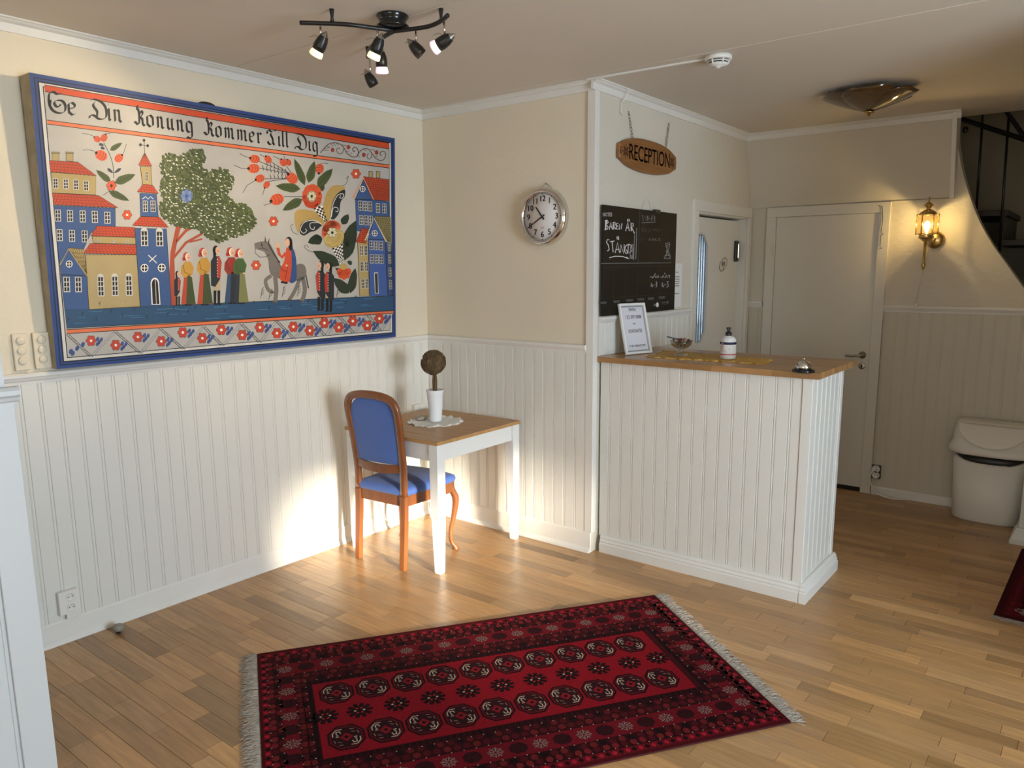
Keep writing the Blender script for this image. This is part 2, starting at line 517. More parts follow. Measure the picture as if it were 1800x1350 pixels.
def crownp():
    return [(0, ZC - 0.052), (0.010, ZC - 0.052), (0.014, ZC - 0.020), (0.030, ZC - 0.014), (0.036, ZC - 0.008), (0.046, ZC - 0.006), (0.046, ZC + 0.001), (0, ZC + 0.001)]

wain(wall_left, (0, -2.76), (0, 1), (1, 0), 2.76, 0.10, ZR - 0.04, off=0.045)
wain(wall_back, (0.012, 0), (1, 0), (0, -1), 1.271 - 0.012, 0.10, ZR - 0.04, off=0.03)
extr('trim_1', railp(ZR), (0, -2.76), (0, 0), (1, 0), M_TRIM)
extr('trim_2', railp(ZR), (0, 0), (1.272, 0), (0, -1), M_TRIM)
extr('baseboard_left', basep(), (0, -2.76), (0, 0), (1, 0), M_TRIM)
extr('baseboard_back', basep(0.125), (0, 0), (XR, 0), (0, -1), M_TRIM)
extr('trim_3', crownp(), (0, -2.76), (0, 0), (1, 0), M_TRIM)
extr('trim_4', crownp(), (0, 0), (XR, 0), (0, -1), M_TRIM, capm=0.0)
extr('trim_5', crownp(), (XR, -0.046), (XR, YB), (1, 0), M_TRIM)
# corner boards at the free edge of the back wall
bxs('trim_6', [((1.271, -0.013, 0.12), (XR + 0.008, 0, ZC - 0.052)), ((XR, 0, 0.12), (XR + 0.008, 0.032, ZC - 0.052))], M_TRIM, bevel=0.002)
# reception wall
wain(wall_rec, (XR, 0.045), (0, 1), (1, 0), 1.20 - 0.045, 1.1635, ZR2 - 0.04, off=0.02)
extr('trim_7', railp(ZR2), (XR, 0.04), (XR, 1.205), (1, 0), M_TRIM)
# alcove wall
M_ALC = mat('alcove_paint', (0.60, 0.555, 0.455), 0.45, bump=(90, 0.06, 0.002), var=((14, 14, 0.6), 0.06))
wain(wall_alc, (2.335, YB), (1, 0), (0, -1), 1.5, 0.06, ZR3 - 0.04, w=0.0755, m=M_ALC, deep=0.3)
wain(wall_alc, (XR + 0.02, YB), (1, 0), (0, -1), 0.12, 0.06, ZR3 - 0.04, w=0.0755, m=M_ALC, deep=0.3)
extr('trim_8', railp(ZR3), (2.330, YB), (3.24, YB), (0, -1), M_TRIM)
extr('trim_9', railp(ZR3 + 0.01), (XR, YB), (1.445, YB), (0, -1), M_TRIM)
extr('baseboard_alcove', [(0, 0), (0.02, 0), (0.02, 0.055), (0.012, 0.062), (0, 0.062)], (2.335, YB), (3.85, YB), (0, -1), M_TRIM)
extr('trim_10', [(0, ZC - 0.05), (0.008, ZC - 0.05), (0.012, ZC - 0.018), (0.03, ZC - 0.010), (0.04, ZC - 0.004), (0.04, ZC + 0.001), (-0.02, ZC + 0.001)],
     (XR, 2.106), (2.74, 2.106), (0, -1), M_TRIM)
mb = MB()
sec = [(YB - 0.001, 2.112), (YB - 0.024, 2.112), (2.084, ZC - 0.01), (YB - 0.001, ZC - 0.01)]
mb.prism(sec, lambda p: (2.690, p[0], p[1]), lambda p: (2.716, p[0], p[1]))
tag(mb.build('trim_11', M_TRIM), kind=S)
# near left wall: boards, post, rail
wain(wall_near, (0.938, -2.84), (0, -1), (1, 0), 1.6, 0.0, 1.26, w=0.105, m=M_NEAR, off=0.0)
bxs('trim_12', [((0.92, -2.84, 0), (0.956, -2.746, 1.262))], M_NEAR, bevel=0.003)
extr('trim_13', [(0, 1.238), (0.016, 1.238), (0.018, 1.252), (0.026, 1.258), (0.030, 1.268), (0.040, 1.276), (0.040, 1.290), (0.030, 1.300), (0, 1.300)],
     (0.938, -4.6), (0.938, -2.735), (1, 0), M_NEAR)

# ------------------------------------------------------------------ doors
def frame_boxes(axis, a0, a1, top, pl, out, w=0.065):
    """axis 'y': door in plane x=pl; axis 'x': door in plane y=pl (facing -y)"""
    r = []
    for (p0, p1, z0, z1) in ((a0, a0 + w, 0, top - w), (a1 - w, a1, 0, top - w), (a0, a1, top - w, top)):
        if axis == 'y': r.append(((pl, p0, z0), (pl + out, p1, z1)))
        else: r.append(((p0, pl - out, z0), (p1, pl, z1)))
    return r
door_1 = bxs('door_1', [((XR, 1.212, 0), (XR + 0.022, 1.287, 2.043)), ((XR, 2.188, 0), (XR + 0.022, 2.240, 2.043)), ((XR, 1.212, 2.043), (XR + 0.022, 2.240, 2.118))] +
             [((XR - 0.155, 1.2855, 0), (XR, 1.300, D2T - 0.012)), ((XR - 0.155, 2.175, 0), (XR, 2.1895, D2T - 0.012)), ((XR - 0.155, 1.2855, D2T - 0.014), (XR, 2.1895, D2T - 0.0005))],
             M_DOOR, bevel=0.003)
LX = XR - 0.062                            # front of the leaf, set back in the jamb
gy0, gy1 = 1.345, on(0, LX, 1243, 500).y
gz1, gz0 = on(0, LX, 1235, 409).z, on(0, LX, 1235, 603).z
ch = 0.085
OCT = [(gy0 + ch, gz0), (gy1 - ch, gz0), (gy1, gz0 + ch), (gy1, gz1 - ch), (gy1 - ch, gz1), (gy0 + ch, gz1), (gy0, gz1 - ch), (gy0, gz0 + ch)]
LY0, LY1, LZ1 = 1.302, 2.173, D2T - 0.028
mb = MB()
box = [(LY0, 0.008), (LY1, 0.008), (LY1, LZ1), (LY0, LZ1)]
def ringquad(mb, outer, inner, f):
    """fill between a rectangle and the octagon in it"""
    o0, o1, o2, o3 = outer
    i = inner
    for q in ([o0, o1, i[1], i[0]], [o1, i[2], i[1]], [o1, o2, i[3], i[2]], [o2, i[4], i[3]], [o2, o3, i[5], i[4]], [o3, i[6], i[5]], [o3, o0, i[7], i[6]], [o0, i[0], i[7]]):
        mb.poly([f(p) for p in q])
ringquad(mb, box, OCT, lambda p: (LX, p[0], p[1]))
ringquad(mb, box, OCT, lambda p: (LX - 0.04, p[0], p[1]))
for k in range(8):
    a, b = OCT[k], OCT[(k + 1) % 8]
    mb.poly([(LX, *a), (LX, *b), (LX - 0.04, *b), (LX - 0.04, *a)])
for k in range(4):
    a, b = box[k], box[(k + 1) % 4]
    mb.poly([(LX, *a), (LX, *b), (LX - 0.04, *b), (LX - 0.04, *a)])
leaf = mb.build('door_leaf', M_DOOR, door_1)
cy, cz = (gy0 + gy1) / 2, (gz0 + gz1) / 2
mb = MB()
IN = [(cy + (a - cy) * 0.90, cz + (b - cz) * 0.965) for a, b in OCT]
for k in range(8):
    a, b, c, d = OCT[k], OCT[(k + 1) % 8], IN[(k + 1) % 8], IN[k]
    mb.poly([(LX, *a), (LX, *b), (LX + 0.008, *c), (LX + 0.008, *d)])
    mb.poly([(LX + 0.008, *d), (LX + 0.008, *c), (LX - 0.012, *c), (LX - 0.012, *d)])
mb.build('glazing_bead', M_DOOR, leaf)
M_RIB = mat('ribbed_glass', (0.22, 0.29, 0.37), 0.12, **{'Transmission Weight': 0.15, 'IOR': 1.45})
mb = MB()                                  # vertically ribbed glass, in strips
nr = 7
iy0, iy1 = min(p[0] for p in IN), max(p[0] for p in IN)
for k in range(nr):
    for j in range(4):
        a = iy0 + (iy1 - iy0) * (k + j / 4) / nr; b = iy0 + (iy1 - iy0) * (k + (j + 1) / 4) / nr
        def lim(y, top):
            e = min(y - iy0, iy1 - y); c = ch * 0.9
            cut = max(0, c - e)
            return (max(p[1] for p in IN) - cut) if top else (min(p[1] for p in IN) + cut)
        h = lambda q: LX - 0.020 + 0.016 * math.sin(math.pi * q)
        mb.poly([(h(j / 4), a, lim(a, 0)), (h((j + 1) / 4), b, lim(b, 0)), (h((j + 1) / 4), b, lim(b, 1)), (h(j / 4), a, lim(a, 1))], smooth=True)
mb.build('ribbed_pane', M_RIB, leaf)
mb = MB()
kc = on(0, LX + 0.02, 1216, 580)
mb.lathe([(0.001, 0), (0.05, 0.0), (0.056, 0.008), (0.045, 0.02), (0.001, 0.024)], 20, (LX + 0.001, kc.y - 0.028, kc.z), (1, 0, 0))
o = mb.build('brown_disc', mat('disc_dark_brown', (0.035, 0.014, 0.008), 0.35), leaf)  # dark brown round disc at the edge of the glass
o['label'] = 'dark brown round disc'
hp = on(0, LX + 0.03, 1305, 443)
mb = MB().box((LX, LY1 - 0.075, hp.z - 0.075), (LX + 0.022, LY1 - 0.02, hp.z + 0.085))
pl = mb.build('door_pull', M_BLACKP, leaf, bevel=0.008)
MB().box((LX + 0.022, LY1 - 0.058, hp.z - 0.05), (LX + 0.034, LY1 - 0.036, hp.z + 0.065)).build('pull_bar', M_CHROME, pl, bevel=0.005)
bp = on(0, LX, 1271, 465)
pt = Paint(lambda u, v, h: (LX + 0.0012 + h, bp.y + u, bp.z + v), 0.0003)
pt.ell(0, 0, 0.082, 0.048, '#2e2d2a', 1, 8, R(22.5)); pt.ell(0, 0, 0.074, 0.043, '#d3cdbd', 2, 8, R(22.5))
pt.ell(0, 0.004, 0.040, 0.023, '#9a958a', 3, 12); pt.text('64', 0, 0.006, 0.036, '#2e2d2a', 4, 1.5); pt.ell(0, -0.032, 0.010, 0.005, '#2e2d2a', 4)
o = pt.build('number_badge', M_PRINT, leaf)
o['label'] = 'small octagonal badge with a dark rim'

F3 = frame_boxes('x', 1.452, 2.330, 2.112, YB, 0.024, 0.072)
door_2 = bxs('door_2', F3, M_DOOR, bevel=0.003)
DL0, DL1, DZ = 1.526, 2.256, 2.038
leaf3 = MB().box((DL0, YB - 0.010, 0.034), (DL1, YB - 0.001, DZ)).build('door_leaf', M_DOOR, door_2, bevel=0.002)
MB().box((DL0, YB - 0.006, 0.0), (DL1, YB - 0.001, 0.033)).build('threshold', M_BLACKP, door_2)
hc = on(1, YB - 0.01, 1516, 624)
mb = MB()
mb.lathe([(0.026, 0), (0.026, 0.007), (0.010, 0.010), (0.010, 0.042), (0.0, 0.044)], 18, (hc.x, YB - 0.010, hc.z), (0, -1, 0))
mb.tube(bez([(hc.x, YB - 0.048, hc.z), (hc.x - 0.03, YB - 0.055, hc.z - 0.003), (hc.x - 0.07, YB - 0.055, hc.z - 0.008), (hc.x - 0.108, YB - 0.052, hc.z - 0.006)], 4), 0.0095, 8)
mb.build('door_handle', M_STEEL, leaf3)
kc3 = on(1, YB - 0.01, 1515, 643)
mb = MB().lathe([(0.024, 0), (0.024, 0.006), (0.020, 0.008), (0.0, 0.008)], 18, (kc3.x, YB - 0.010, kc3.z), (0, -1, 0))
ke = mb.build('key_rosette', M_STEEL, leaf3)
MB().box((kc3.x - 0.004, YB - 0.0195, kc3.z - 0.010), (kc3.x + 0.004, YB - 0.0181, kc3.z + 0.010)).build('keyhole', M_BLACKP, ke)
hg = on(1, YB - 0.02, 1361, 440)
mb = MB().lathe([(0.008, -0.05), (0.008, -0.002), (0.0065, -0.0015), (0.0065, 0.0015), (0.008, 0.002), (0.008, 0.05)], 10, (1.522, YB - 0.03, hg.z))
mb.build('hinge', M_DOOR, door_2)

# ------------------------------------------------------------------ the big wall painting
PK = 0.041
def onp(px, py):
    d = ray(px, py)
    t = (0.06 + PK * (CAM.z - 1.22) - CAM.x) / (d.x - PK * d.z)
    return CAM + d * t
PY0, PY1, PZ0, PZ1 = -2.288, -0.342, 1.2385, 2.433
PN = Vector((1, 0, -PK)).normalized()
def pp_uv(u, v, h=0.0):                     # metres from the lower left corner
    z = PZ0 + v
    return Vector((0.06 + PK * (z - 1.22), PY0 + u, z)) + PN * h
def pp_px(px, py, h=0.0):                   # a point of the photograph laid on the canvas
    return onp(px, py) + PN * h
def px_uv(px, py):
    p = onp(px, py)
    return (p.y - PY0, p.z - PZ0)
W, H = PY1 - PY0, PZ1 - PZ0
painting = thing('wall_painting', 'large folk-art painting of townspeople and a rider on a donkey, on the left wall', 'painting', (0.0, (PY0 + PY1) / 2, PZ0))
PI = Matrix.Translation(painting.location).inverted()
class PaintP(Paint):
    pass
def finish(mb, name, m, attr=False, **kw):
    mb.v = [tuple(PI @ Vector(p)) for p in mb.v]  # black fill painting the shade in the gap under the hood
    return mb.build(name, m, painting, attr=attr, **kw)
TH = 0.042
mb = MB()
c = [pp_uv(0, 0), pp_uv(W, 0), pp_uv(W, H), pp_uv(0, H)]
b = [Vector((0.012, p.y, p.z)) for p in c]
i = 0
mb.v += [tuple(p) for p in c + b]
mb.face((0, 1, 2, 3)); mb.face((7, 6, 5, 4))
for k in range(4): mb.face((k, (k + 1) % 4, 4 + (k + 1) % 4, 4 + k))
finish(mb, 'canvas', mat('raw_canvas', '#a89c86', 0.9, bump=(30, 0.5, 0.006), var=((14, 14, 14), 0.2)))
M_STR = mat('stretcher_wood', '#8d7650', 0.8)
# wooden stretcher behind, leaning against the wall at the top
for z in (0.03, H - 0.06):
    mb = MB()
    q = pp_uv(0.03, z) - PN * TH
    mb.box((0.001, PY0 + 0.03, q.z), (0.0115, PY1 - 0.03, q.z + 0.035))
    finish(mb, 'stretcher', M_STR)
mb = MB()
q = onp(368, 182)
zt = PZ1 + 0.001
mb.prism([(0.045 * math.cos(R(a)), 0.016 * math.sin(R(a))) for a in range(0, 181, 15)], lambda p: (pp_uv(0, H).x - 0.03, q.y + p[0], zt + p[1]), lambda p: (pp_uv(0, H).x - 0.022, q.y + p[0], zt + p[1]))
finish(mb, 'hanging_loop', M_BLACK)

BLUE, BLUE2, DBL, INK = '#24417f', '#365384', '#121d38', '#100e0b'
ORG, ORG2, ORL = '#c9461c', '#d0572f', '#dd7145'
YEL, YELD, GRN, DGRN, SKY = '#aa9560', '#8a7440', '#465229', '#263320', '#b2aea7'
WHT, SKIN, RED = '#cfccc6', '#d8a98a', '#a83222'
pu = Paint(pp_uv)
def ring(i0, i1, col, lay):
    pu.poly([(i0, i0), (W - i0, i0), (W - i1, i1), (i1, i1)], col, lay)
    pu.poly([(W - i0, i0), (W - i0, H - i0), (W - i1, H - i1), (W - i1, i1)], col, lay)
    pu.poly([(W - i0, H - i0), (i0, H - i0), (i1, H - i1), (W - i1, H - i1)], col, lay)
    pu.poly([(i0, H - i0), (i0, i0), (i1, i1), (i1, H - i1)], col, lay)
for i0, i1, cc in ((0, 0.014, BLUE), (0.014, 0.019, DBL), (0.019, 0.026, BLUE), (0.026, 0.032, INK), (0.032, 0.044, WHT), (0.044, 0.0475, INK)):
    ring(i0, i1, cc, 1)
pu.poly([(0.0475, 0.0475), (W - 0.0475, 0.0475), (W - 0.0475, H - 0.0475), (0.0475, H - 0.0475)], SKY, 1)
P = Paint(pp_px)
def c1(*a): return [(x / 4.5, 100 + y / 4.5) for x, y in a]
def c2(*a): return [(350 + x / 4.5, 150 + y / 4.5) for x, y in a]
def c3(*a): return [(x / 4.5, 380 + y / 4.5) for x, y in a]
def c4(*a): return [(350 + x / 4.5, 380 + y / 4.5) for x, y in a]
def quad(tl, tr, br, bl, col, lay, ink=1.2):
    P.poly([tl, tr, br, bl], col, lay)
    if ink:
        P.line([tl, tr], ink, INK, lay + 1); P.line([bl, br], ink, INK, lay + 1)
quad((78, 149.3), (684, 251.5), (684, 262), (79, 161), ORG, 3)
quad((82.5, 211), (685, 290), (685, 295.5), (83, 218), ORL, 3)
quad((113.5, 545), (691, 519.5), (691, 546), (117, 577), '#284c6c', 3, 1.0)
quad((117, 579.5), (691.5, 546), (691.5, 550.5), (117.5, 586.5), ORL, 4)
for k in range(70):                          # brush marks on the blue ground
    x = random.uniform(118, 660); f = (x - 115) / 576
    yt, yb = 545 - 25.5 * f, 577 - 31 * f
    y = random.uniform(yt + 2, yb - 2); L = random.uniform(10, 26)
    P.line([(x, y), (x + L, y - L * 0.05)], 1.0, random.choice(('#3d6c8e', '#2a4d70', '#467a96', '#254566')), 4)
for x, y in [(120, 565), (145, 555), (169, 564), (195, 550), (215, 558), (236, 547), (258, 561), (295, 556), (305, 545), (343, 544), (330, 552), (395, 550), (422, 538), (446, 535), (473, 544), (512, 541), (542, 534), (608, 535), (625, 526), (123, 541), (175, 537), (221, 533)]:
    P.line([(x, y), (x, y - 7)], 0.9, '#182c33', 6); P.line([(x, y - 3), (x + 2, y - 6)], 0.7, '#182c33', 6); P.line([(x, y - 2), (x - 2, y - 5)], 0.7, '#182c33', 6)
# zigzag ladder border with flowers
Z = c3((535, 935), (722, 1112), (910, 912), (1112, 1087), (1270, 890), (1450, 1052), (1610, 872), (1760, 1025)) + \
    c4((335, 852), (480, 1000), (612, 828), (752, 972), (875, 808), (1000, 950), (1105, 790), (1225, 930), (1330, 775), (1435, 912), (1525, 768))
for k in range(len(Z) - 1):
    a, b = Vector((*Z[k], 0)), Vector((*Z[k + 1], 0))
    for o in (-2.6, 2.6):
        P.line([(a.x + o, a.y), (b.x + o, b.y)], 0.9, '#2a2c33' if k % 2 == 0 else '#85868c', 4)
    n = 8
    for j in range(n):
        p, q = a.lerp(b, (j + 0.1) / n), a.lerp(b, (j + 0.9) / n)
        s = 2.2 if j % 2 else -2.2
        P.line([(p.x - s, p.y), (q.x + s, q.y)], 0.7, '#5f636c' if k % 2 == 0 else '#9a9a9c', 4)
FL = c3((720, 985), (915, 1020), (1090, 955), (1275, 990), (1445, 920), (1600, 965), (1755, 900)) + \
     c4((175, 900), (340, 940), (480, 880), (615, 925), (745, 875), (875, 905), (990, 845), (1105, 880), (1215, 830), (1330, 865), (1425, 810))
FL = FL[:6] + FL[7:]
def flower(x, y, r, pet, cen, lay, n=6, dark=None):
    for k in range(n):
        a = 2 * math.pi * k / n
        P.ell(x + r * 0.58 * math.cos(a), y + r * 0.64 * math.sin(a), r * 0.47, r * 0.42, '#4a1a10' if not dark else '#44588a', lay, 8, a)
        P.ell(x + r * 0.58 * math.cos(a), y + r * 0.64 * math.sin(a), r * 0.40, r * 0.34, pet if not (dark and k % 2) else dark, lay + 1, 8, a)
    P.ell(x, y, r * 0.36, r * 0.4, pet, lay + 1, 10)
    P.ell(x, y, r * 0.26, r * 0.28, cen, lay + 3, 8)
for k, (x, y) in enumerate(FL):
    flower(x, y, 9.2, '#c5432b', '#ece4d6', 6)
    for dx, dy in ((11.5, -3), (14, 3), (18, -2), (11, 6)):
        P.ell(x + dx, y + dy, 2.8, 4.2, '#3f5286', 6, 8, R(20))
for x, y in c3((560, 1070), (610, 1045), (655, 1015), (575, 1085)): P.ell(x, y, 3.5, 5, '#3f5286', 6, 8, R(25))

def tiles(corners, col, dark, nx, ny, lay, arc=True):
    """corners TL TR BR BL of a roof"""
    P.poly(corners, col, lay)
    tl, tr, br, bl = [Vector((*c, 0)) for c in corners]
    for j in range(ny + 1):
        t = j / ny
        a, b = tl.lerp(bl, t), tr.lerp(br, t)
        if not arc or j in (0, ny):
            P.line([a[:2], b[:2]], 0.7, dark, lay + 1)
        if j < ny:
            a2, b2 = tl.lerp(bl, (j + 1) / ny), tr.lerp(br, (j + 1) / ny)
            for k in range(nx + 1):
                s = (k + (0.5 if j % 2 else 0)) / nx
                if s > 1: continue
                p, q = a.lerp(b, s), a2.lerp(b2, s)
                P.line([p[:2], q[:2]], 0.7, dark, lay + 1)
                if arc and s + 1 / nx <= 1.001:
                    q2 = a2.lerp(b2, s + 1 / nx)
                    m = (q + q2) / 2 + (q - p) * 0.22
                    P.line([(q - (q - p) * 0.15)[:2], m[:2], (q2 - (q - p) * 0.15)[:2]], 0.7, dark, lay + 1)
    P.line([c[:2] for c in corners] + [corners[0]], 0.8, '#3a1c10', lay + 2)
def window(cx, cy, w, h, lay, rows=3, arch=False, sk=0.03):
    """white lattice window, small dark panes"""
    P.poly([(cx - w / 2, cy - h / 2), (cx + w / 2, cy - h / 2 + w * sk), (cx + w / 2 + h * 0.03, cy + h / 2), (cx - w / 2 + h * 0.03, cy + h / 2)], '#c6c4bd', lay)
    if arch: P.ell(cx - 0.2, cy - h / 2 + 0.4, w / 2, w * 0.45, '#c6c4bd', lay, 10)
    g = w * 0.13
    pw, ph = (w - 3 * g) / 2, (h - (rows + 1) * g) / rows
    for r in range(rows):
        for k in range(2):
            x = cx - w / 2 + g + k * (pw + g) + h * 0.03 * r / rows; y = cy - h / 2 + g + r * (ph + g)
            P.poly([(x, y), (x + pw, y), (x + pw, y + ph), (x, y + ph)], '#1b1712', lay + 1)
def roundwin(cx, cy, r, lay):
    P.ell(cx, cy, r, r * 1.05, '#e4e1d8', lay, 14); P.ell(cx, cy, r * 0.8, r * 0.82, '#1b1712', lay + 1, 14)
    P.line([(cx - r, cy), (cx + r, cy)], r * 0.2, '#e4e1d8', lay + 2); P.line([(cx, cy - r), (cx, cy + r)], r * 0.2, '#e4e1d8', lay + 2)
def bld(pts, col, lay):
    P.poly(pts, col, lay); P.line(list(pts) + [pts[0]], 0.9, '#24262c', lay + 1)
TILE, TILED = '#bf4622', '#6d2210'
# left town
for a in (412, 522): bld(c1((a, 762), (a + 55, 765), (a + 55, 828), (a, 822)), YEL, 5); bld(c1((a - 6, 752), (a + 61, 756), (a + 61, 766), (a - 6, 763)), YEL, 6)
bld(c1((402, 912), (757, 938), (757, 1092), (412, 1076)), YEL, 5)
tiles(c1((388, 820), (615, 832), (762, 940), (398, 908)), TILE, TILED, 11, 4, 7)
for x, y in c1((438, 1000), (520, 1005), (600, 1012), (680, 1020)): window(x, y, 9, 18, 8)
bld(c1((425, 1175), (912, 1198), (912, 1350)) + c3((915, 80), (720, 130), (660, 262), (540, 252), (470, 385)), BLUE2, 4)
tiles(c1((412, 1078), (780, 1097), (932, 1192), (424, 1168)), TILE, TILED, 16, 4, 7)
for x, y in c1((456, 1255), (552, 1258), (652, 1262), (748, 1265), (848, 1272)) + c3((470, 150), (568, 155), (668, 160)): window(x, y, 10.5, 21, 6)
bld(c3((728, 158), (1070, 168), (1072, 222), (735, 212)), YEL, 5)
for x, y in c3((778, 195), (897, 200), (1007, 202)): window(x, y, 4.5, 4.5, 7, 2)
tiles(c3((770, 76), (1066, 90), (1066, 166), (716, 155)), TILE, TILED, 13, 4, 7)
bld(c3((675, 305), (1080, 305), (1108, 716), (705, 738)), YEL, 4)
P.poly(c3((695, 325), (1072, 320), (1092, 700), (722, 722)), '#a8966a', 6)
tiles(c3((712, 216), (1078, 228), (1080, 302), (658, 294)), TILE, TILED, 15, 4, 8)
for x, y in c3((795, 555), (907, 552), (1018, 550)): window(x, y, 11.5, 35, 8, 4, True)
bld(c3((540, 268), (688, 468), (702, 738), (512, 742), (474, 382)), BLUE2, 9)
tiles(c3((545, 250), (662, 262), (686, 455), (684, 470)), '#a8925a', '#4b3d1c', 6, 6, 11)
P.line(c3((472, 385), (542, 262), (690, 475)), 2.2, YEL, 13)
P.line(c3((480, 462), (690, 470)), 1.4, '#24262c', 11)
roundwin(*c3((546, 378))[0], 6, 11)
for x, y in c3((525, 540), (617, 540)): window(x, y, 11.5, 27, 11, 3)
# church tower
bld(c3((1065, 95), (1315, 100), (1355, 706), (1110, 716)), BLUE2, 9)
tiles(c3((1112, 3), (1262, 8), (1332, 88), (1043, 72)), TILE, TILED, 9, 4, 11)
bld(c1((1105, 1080), (1236, 1085), (1252, 1266), (1112, 1260)), BLUE2, 9)
tiles(c1((1130, 1008), (1205, 1014), (1252, 1080), (1084, 1066)), TILE, TILED, 6, 3, 11)
bld(c1((1108, 866), (1192, 869), (1201, 1013), (1128, 1008)), YEL, 9)
tiles(c1((1140, 765), (1147, 766), (1200, 864), (1094, 856)), '#c3502c', TILED, 5, 5, 11)
P.line(c1((1140, 665), (1144, 768)), 0.9, INK, 9); P.line(c1((1110, 695), (1167, 703)), 0.8, INK, 9)
for x, y in c1((1138, 660), (1110, 695), (1167, 703)): P.ell(x, y, 2.5, 2.7, INK, 10, 10)
for x, y in c1((1147, 1182), (1208, 1182)): window(x, y, 8.4, 20, 11)
window(*c1((1157, 945))[0], 5, 17, 11)
P.line(c1((1125, 1125), (1150, 1105), (1170, 1125), (1190, 1105), (1212, 1125)), 1.5, '#c9cdd3', 11)
for x, y in c3((1140, 175), (1260, 178)): window(x, y, 12.5, 27, 11, 3, True)
P.line(c3((1172, 308), (1240, 372)), 1.6, WHT, 11); P.line(c3((1235, 310), (1180, 362)), 1.6, WHT, 11)
for x, y in c3((1142, 410), (1278, 408)): roundwin(x, y, 7, 11)
d = c3((1190, 540), (1198, 700), (1268, 700), (1258, 540))
P.poly(d, '#e4e1d8', 11); P.ell(*c3((1224, 535))[0], 7.7, 11, '#e4e1d8', 11, 14)
P.poly(c3((1200, 540), (1207, 695), (1260, 695), (1249, 540)), '#1d1a16', 12); P.ell(*c3((1224, 537))[0], 5.6, 8.6, '#1d1a16', 12, 14)
P.line(c3((1226, 500), (1236, 698)), 0.9, '#e4e1d8', 13)
# tree
TR = '#a4492d'
P.poly(c3((1352, 706), (1340, 430), (1347, 290), (1395, 60), (1437, 60), (1402, 200), (1378, 330), (1386, 520), (1405, 700)), TR, 5)
for pts, w in ((((1385, 210), (1470, 115), (1590, 50)), 5), (((1372, 330), (1470, 210), (1595, 140)), 4.5), (((1500, 205), (1600, 180)), 3)): P.line(c3(*pts), w, TR, 5)
crown = [(283, 275), (300, 268), (315, 274), (335, 263), (356, 261), (361, 276), (356, 296), (372, 301), (385, 294), (400, 299), (411, 313), (411, 326), (399, 339), (404, 350), (415, 356), (430, 358), (446, 373), (451, 386), (444, 400), (432, 410), (418, 416), (400, 421), (385, 426), (366, 421), (352, 407), (340, 401), (325, 402), (310, 398), (296, 392), (286, 380), (280, 365), (284, 350), (281, 330), (286, 310), (281, 295)]
def inside(x, y, poly):
    r = False
    n = len(poly)
    for i in range(n):
        (xa, ya), (xb, yb) = poly[i], poly[i - 1]
        if (ya > y) != (yb > y) and x < (xb - xa) * (y - ya) / (yb - ya) + xa: r = not r
    return r
P.poly([(366 + (x - 366) * 0.97, 342 + (y - 342) * 0.97) for x, y in crown], '#b9b7a4', 6)
pts = []
yy = 256
while yy < 430:
    xx = 276 + random.random() * 4
    while xx < 456:
        if inside(xx, yy, crown): pts.append((xx + random.uniform(-1, 1), yy + random.uniform(-1, 1)))
        xx += 5.1
    yy += 4.0
for x, y in pts:
    lay = 8 + random.randrange(4)
    rt = random.uniform(0.2, 1.2); P.ell(x, y, 3.75, 2.55, '#2c3419', lay, 8, rt); P.ell(x + 0.3, y - 0.3, 3.2, 2.1, random.choice(('#4c5630', '#55602f', '#465029', '#5d6836')), lay + 0.5, 8, rt)
    if random.random() < 0.22: P.ell(x + random.uniform(-3, 3), y + 2.6, 2.2, 1.0, '#dedbcb', 13, 6, random.uniform(-0.3, 1.0))
bx, by = c1((1475, 1100))[0]
flower(bx, by, 11, '#6d83b4', '#4a6196', 13, 8, '#8497bf')
# small orange flowers in the sky
for q in c1((1005, 1250)) + c2((588, 1075), (1240, 700)) + c4((450, 388)): flower(q[0], q[1], 8.5, '#cf4f2a', '#ead9c4', 5)
def bud(x, y, r, rot=0, lay=6):
    P.ell(x, y, r * 1.25, r, ORG2, lay, 12, rot)
    for k in (-0.5, 0.1, 0.6):
        c_, s_ = math.cos(rot), math.sin(rot)
        ex, ey = x + k * r * c_, y + k * r * s_
        P.line([(ex - s_ * r * 0.85, ey + c_ * r * 0.85), (ex + r * 0.25 * c_, ey + r * 0.25 * s_), (ex + s_ * r * 0.85, ey - c_ * r * 0.85)], 0.8, '#7c1f0d', lay + 1)
    P.ell(x - r * 1.1 * math.cos(rot), y - r * 1.1 * math.sin(rot), r * 0.3, r * 0.3, INK, lay + 1, 8)
def leafp(a, b, w, col, lay=6, vein=True):
    a, b = Vector((*a, 0)), Vector((*b, 0))
    d = b - a; n = Vector((-d.y, d.x, 0)).normalized()
    L, Q = [], []
    for k in range(9):
        t = k / 8; s = math.sin(math.pi * t ** 0.85) * w * (1 + 0.12 * math.sin(9 * t))
        L.append((a + d * t + n * s)[:2]); Q.append((a + d * t - n * s)[:2])
    P.poly(L + Q[1:-1][::-1], col, lay)
    if vein:
        P.line([a[:2], b[:2]], 0.8, DGRN, lay + 1)
        for k in range(2, 8):
            t = k / 8
            p = a + d * t; q = p + n * w * 0.7 * math.sin(math.pi * t) - d * 0.08
            P.line([p[:2], q[:2]], 0.6, DGRN, lay + 1); q = p - n * w * 0.7 * math.sin(math.pi * t) - d * 0.08; P.line([p[:2], q[:2]], 0.6, DGRN, lay + 1)
